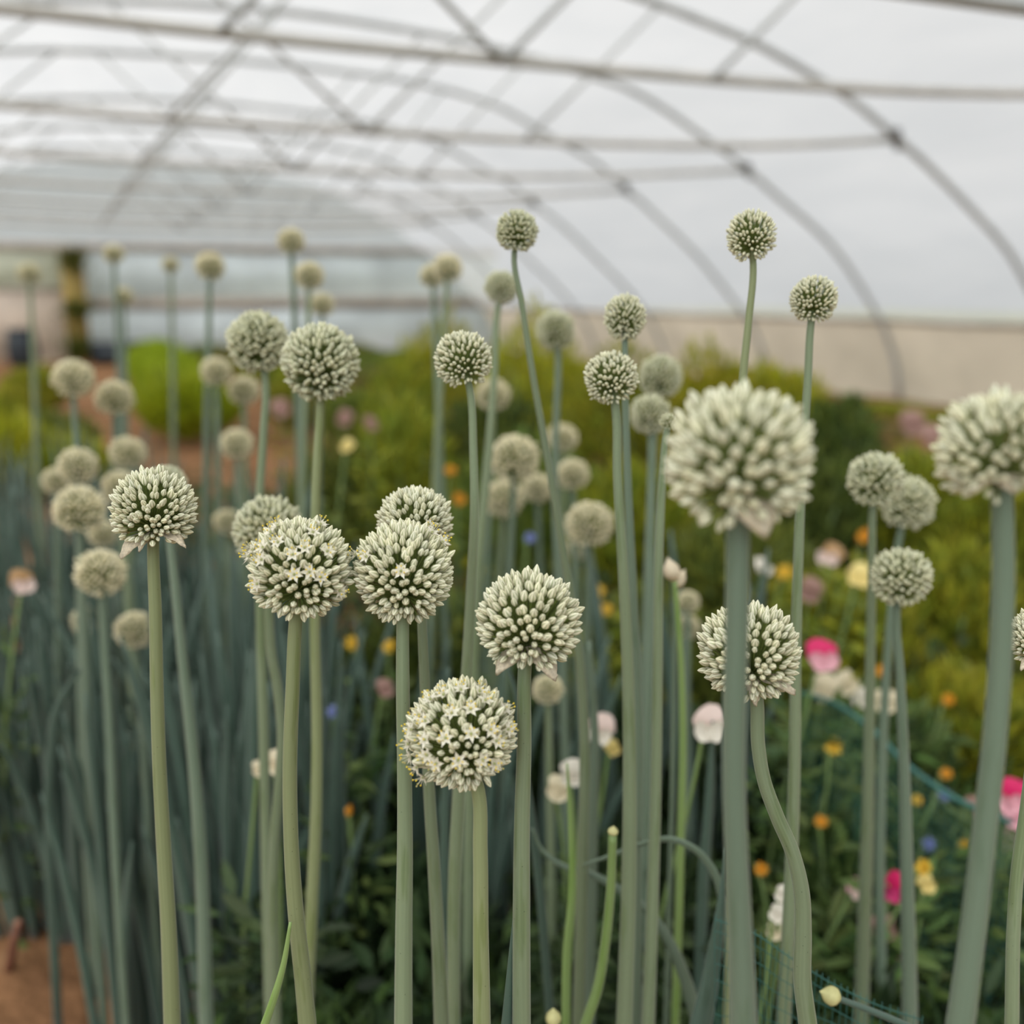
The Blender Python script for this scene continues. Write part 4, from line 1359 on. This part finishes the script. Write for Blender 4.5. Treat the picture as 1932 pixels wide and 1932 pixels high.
FLOWERS = [
    ("magenta and pale pink sweet pea right of the half hidden seedhead", 1552, 1240, 58, 1.75, 'magpink'),
    ("cream bloom just below the magenta and pink one", 1555, 1300, 48, 1.85, 'cream'),
    ("cream bloom at upper right of the one below the magenta flower", 1598, 1290, 40, 1.95, 'cream'),
    ("whitish bloom between cream bloom and the blurred right stalk", 1628, 1318, 36, 1.95, 'white'),
    ("tall narrow cream bloom between the two slim stalks at right", 1671, 1325, 40, 1.9, 'cream'),
    ("pale pink bloom left of the straight pale stalks at centre right", 1134, 1378, 50, 1.45, 'palepink'),
    ("small pale yellow bloom just under the pale pink one at centre right", 1156, 1412, 28, 1.5, 'pyel'),
    ("pinkish white bloom touching the left side of the biggest stalk", 1340, 1370, 62, 1.3, 'palepink'),
    ("bright yellow marigold right of the S-bent stalk", 1572, 1409, 38, 1.75, 'yel'),
    ("red sweet pea at the right edge beside the leaning stalk, uppermost", 1908, 1506, 60, 1.6, 'magpink'),
    ("pink sweet pea under the red one at the right edge", 1921, 1540, 52, 1.6, 'magpink'),
    ("rose bloom left of the leaning stalk near the right edge", 1838, 1527, 38, 1.75, 'dusk'),
    ("pink bloom low at the right edge below the red ones", 1922, 1580, 46, 1.65, 'pink'),
    ("small pink bloom just right of the leaning stalk", 1894, 1586, 34, 1.7, 'pink'),
    ("magenta sweet pea between the two slim stalks at lower right", 1686, 1677, 50, 1.5, 'mag'),
    ("pale pink bloom left of the left slim stalk at lower right", 1617, 1680, 34, 1.6, 'pink'),
    ("dusky red bloom below the magenta one at lower right", 1668, 1752, 44, 1.6, 'dusk'),
    ("dusky pink bloom lower right behind the slim stalk", 1698, 1832, 40, 1.6, 'dusk'),
    ("yellow marigold right of the dark slim stalk, upper of two", 1743, 1637, 38, 1.55, 'yel'),
    ("pale yellow bloom right of the dark slim stalk, lower of two", 1748, 1668, 34, 1.55, 'pyel'),
    ("pale yellow bloom left of the lower blurred head at right", 1622, 1088, 46, 2.3, 'pyel'),
    ("orange marigold left of the stalk under the close pair at right", 1632, 1012, 36, 2.5, 'ora'),
    ("orange marigold between the two slim stalks at right", 1664, 1266, 28, 2.1, 'ora'),
    ("pink bloom left of the blurred stalk, above the magenta one", 1528, 1115, 42, 2.5, 'dusk'),
    ("salmon bloom right of the upper right head's stalk", 1566, 1050, 44, 2.7, 'salmon'),
    ("orange marigold low between the biggest stalk and S-bent stalk", 1436, 1640, 30, 1.5, 'ora'),
    ("orange marigold right of the S-bent stalk, in the dark leaves", 1549, 1550, 28, 1.7, 'ora'),
    ("yellow marigold right of the dark slim stalk at mid height", 1730, 1510, 24, 1.8, 'yel'),
    ("yellow marigold just left of the leaning thick stalk", 1820, 1594, 26, 1.7, 'yel'),
    ("blue cornflower right of the dark slim stalk", 1782, 1500, 28, 1.8, 'blue'),
    ("violet blue cornflower lower right of the dark slim stalk", 1752, 1592, 32, 1.7, 'blue'),
    ("light blue cornflower below the centre cluster of warm heads", 1000, 1015, 26, 2.1, 'blue'),
    ("lavender cornflower behind the stalks left of the lowest head", 630, 1344, 34, 1.7, 'blue'),
    ("yellow marigold left of the single-star head's stalk", 666, 1214, 36, 1.9, 'yel'),
    ("yellow marigold beside the single-star head's stalk", 735, 1220, 32, 1.9, 'yel'),
    ("orange marigold behind the stalks left of the lowest star-covered head", 660, 1530, 26, 1.6, 'ora'),
    ("yellow-orange marigold right of the centre head, upper", 1128, 1117, 34, 2.2, 'yel'),
    ("yellow marigold right of the centre head, lower", 1144, 1150, 30, 2.2, 'yel'),
    ("orange marigold behind the blurred stalk left of the warm cluster", 866, 942, 32, 2.5, 'ora'),
    ("small orange marigold under the sharp upper centre head", 850, 888, 26, 2.8, 'ora'),
    ("salmon bloom among the blurred stalks at far left", 42, 1100, 44, 1.9, 'salmon'),
    ("white blooms' topmost flower behind the upper right head's stalk", 1478, 1688, 30, 1.25, 'white'),
    ("middle white flower of the spray behind the upper right head's stalk", 1468, 1725, 32, 1.25, 'white'),
    ("lowest cream flower of the spray left of the S-bent stalk's foot", 1462, 1758, 30, 1.27, 'cream'),
    ("white bloom left of the slanting stalk at lower centre", 1080, 1460, 44, 1.35, 'white'),
    ("cream bloom beside the white one at lower centre, to its left", 1052, 1490, 44, 1.4, 'cream'),
    ("small cream bloom behind the star-covered head's stalk, between stalks", 522, 1440, 42, 1.35, 'cream'),
    ("cream bloom left of the small cream one, behind a pale stalk", 489, 1452, 28, 1.4, 'cream'),
    ("pink bloom at the foot of the second arch", 1722, 800, 44, 5.0, 'dusk'),
    ("larger pink bloom right of the second arch's foot", 1768, 828, 50, 4.6, 'dusk'),
    ("pinkish bloom under the tall pair of heads, left", 530, 772, 34, 4.6, 'dusk'),
    ("dull pink bloom right of the tall pair's right stalk", 650, 790, 28, 4.6, 'dusk'),
    ("salmon bloom left of the stalk under the upper centre head", 700, 800, 26, 4.0, 'dusk'),
    ("pale yellow bloom right of the tall pair's right stalk", 655, 842, 26, 2.8, 'pyel'),
    ("pale bloom above the leaning net edge at right", 1440, 1070, 34, 2.6, 'white'),
    ("yellow marigold left of the upper right head's stalk", 1480, 1080, 36, 2.6, 'yel'),
    ("dim rose bloom behind the lowest head's left side", 726, 1300, 32, 1.8, 'dusk'),
    ("orange marigold right of the slim stalks at lower right", 1785, 1460, 26, 1.9, 'ora'),
    ("orange marigold in front of the olive bush at right", 1790, 1320, 28, 2.1, 'ora'),
]
for i, (lb, x, y, dd, dep, ty) in enumerate(FLOWERS):
    garden_flower(lb, x, y, dd, dep, ty, seed=i)

# ------------------------------------------------------------------ net and stick
def net_panel(name, label, top_px, depth, drop_px, nu, nv, strand, hem):
    r0 = ray(*top_px[0])
    T = []
    dl = depth if isinstance(depth, (list, tuple)) else [depth] * len(top_px)
    for (x, y), dpt in zip(top_px, dl):
        T.append(at_depth(x, y, dpt))
    T = catmull(np.array(T), 10)
    base = T.mean(0) * (1, 1, 0)
    root = tag(empty(name, base), label, "net")
    mb = MB(); tube(mb, T - base, hem, 8); mb.build("hem_cord", M['net'], root)
    idx = np.linspace(0, len(T) - 1, nu)
    cols = [np.array([np.interp(k, np.arange(len(T)), T[:, i]) for i in range(3)]) for k in idx]
    rs = np.random.RandomState(3)
    G = np.zeros((nu, nv, 3))
    for i, c in enumerate(cols):
        for j in range(nv):
            f = j / (nv - 1)
            G[i, j] = c + np.array([.02 * math.sin(i * .9 + j * .4), .02 * math.cos(i * .7 - j * .5), 0]) * f - base
            G[i, j, 2] = c[2] * (1 - f) + .005
    mb = MB()
    for i in range(nu):
        tube(mb, G[i], strand, 4)
    for j in range(1, nv):
        tube(mb, G[:, j], strand, 4)
    mb.build("mesh_strands", M['net'], root)
    return root


net_panel("crop_net", "teal crop net drooping from behind the half hidden head down to the right", [(1500, 1305), (1570, 1325), (1640, 1372), (1720, 1450), (1800, 1505), (1880, 1540), (1950, 1570)], [1.85, 1.8, 1.74, 1.68, 1.64, 1.6, 1.6], 0, 44, 30, .0007, .0045)
net_panel("support_net", "thin dark teal netting strung low across the bent and upright stalks at bottom right", [(1350, 1735), (1420, 1760), (1490, 1806), (1560, 1850), (1640, 1890), (1740, 1925)], .97, 0, 34, 40, .0004, .0006)
b0 = on_plane(34, 1742, 1.75); b1 = on_plane(2, 1850, 1.75)
g = b1 + (b1 - b0) / abs((b1 - b0)[2]) * b1[2]
root = tag(empty("wooden_stake", (g[0], g[1], 0)), "short brown stick leaning in the orange soil at the bottom left corner", "stick")
gb = np.array([g[0], g[1], 0])
mb = MB(); tube(mb, np.array([b0 - gb, (b0 + g) / 2 - gb + (.003, 0, 0), g - gb - (0, 0, .03)]), [.008, .009, .009], 10); mb.build("shaft", M['stake'], root)
mb = MB(); tube(mb, np.array([b0 - gb + (0, 0, -.004), b0 - gb + (.001, 0, .004), b0 - gb + (.001, 0, .007)]), [.0085, .008, .004], 10); mb.build("cut_tip", mat_col("fresh_cut_wood", (.28, .14, .09), .7, noise=60), root)

# ------------------------------------------------------------------ light, camera, look
w = bpy.data.worlds.new("overcast_sky")
sc.world = w
w.use_nodes = True
nt = w.node_tree; nt.nodes.clear()
L = nt.links.new
out = nt.nodes.new("ShaderNodeOutputWorld")
bg = nt.nodes.new("ShaderNodeBackground")
tc = nt.nodes.new("ShaderNodeTexCoord")
sp = nt.nodes.new("ShaderNodeSeparateXYZ"); L(tc.outputs["Generated"], sp.inputs[0])
r = ramp(nt, [(0.0, (.78, .84, .94)), (.30, (.84, .885, .95)), (.7, (1.0, .98, .94))])
L(sp.outputs["Z"], r.inputs[0])
# the sun stands behind the clouds, behind the viewer: a broad glow in that part of the sky
sun = -FWD_H * .62 + RIGHT * -.25 + UPW * .74
sun = sun / np.linalg.norm(sun)
dt = nt.nodes.new("ShaderNodeVectorMath"); dt.operation = 'DOT_PRODUCT'
L(tc.outputs["Generated"], dt.inputs[0]); dt.inputs[1].default_value = tuple(float(v) for v in sun)
mr = nt.nodes.new("ShaderNodeMapRange"); mr.interpolation_type = 'SMOOTHSTEP'
mr.inputs[1].default_value = 0.45; mr.inputs[2].default_value = 1.0; mr.inputs[3].default_value = 0.80; mr.inputs[4].default_value = 4.6
L(dt.outputs["Value"], mr.inputs[0])
L(r.outputs[0], bg.inputs["Color"])
L(mr.outputs[0], bg.inputs["Strength"])
L(bg.outputs[0], out.inputs[0])

cam = bpy.data.cameras.new("camera")
co = bpy.data.objects.new("camera", cam)
C.objects.link(co)
cam.sensor_width = 36.0
cam.lens = 36.0 * F / 1932.0
cam.clip_start = 0.05; cam.clip_end = 200
mw = Matrix((
    (RIGHT[0], UPC[0], -FWD[0], CAM[0]),
    (RIGHT[1], UPC[1], -FWD[1], CAM[1]),
    (RIGHT[2], UPC[2], -FWD[2], CAM[2]),
    (0, 0, 0, 1)))
co.matrix_world = mw
cam.dof.use_dof = True
cam.dof.focus_distance = 0.79
cam.dof.aperture_fstop = 2.7
sc.camera = co

sc.view_settings.view_transform = 'Standard'
sc.view_settings.look = 'None'
sc.view_settings.exposure = -0.30
sc.view_settings.gamma = 1.0
sc.view_settings.use_curve_mapping = False
cy = sc.cycles
cy.max_bounces = 7; cy.diffuse_bounces = 4; cy.glossy_bounces = 2; cy.transmission_bounces = 5; cy.transparent_max_bounces = 8
cy.caustics_reflective = False; cy.caustics_refractive = False
cy.use_denoising = True
cy.sample_clamp_indirect = 6.0
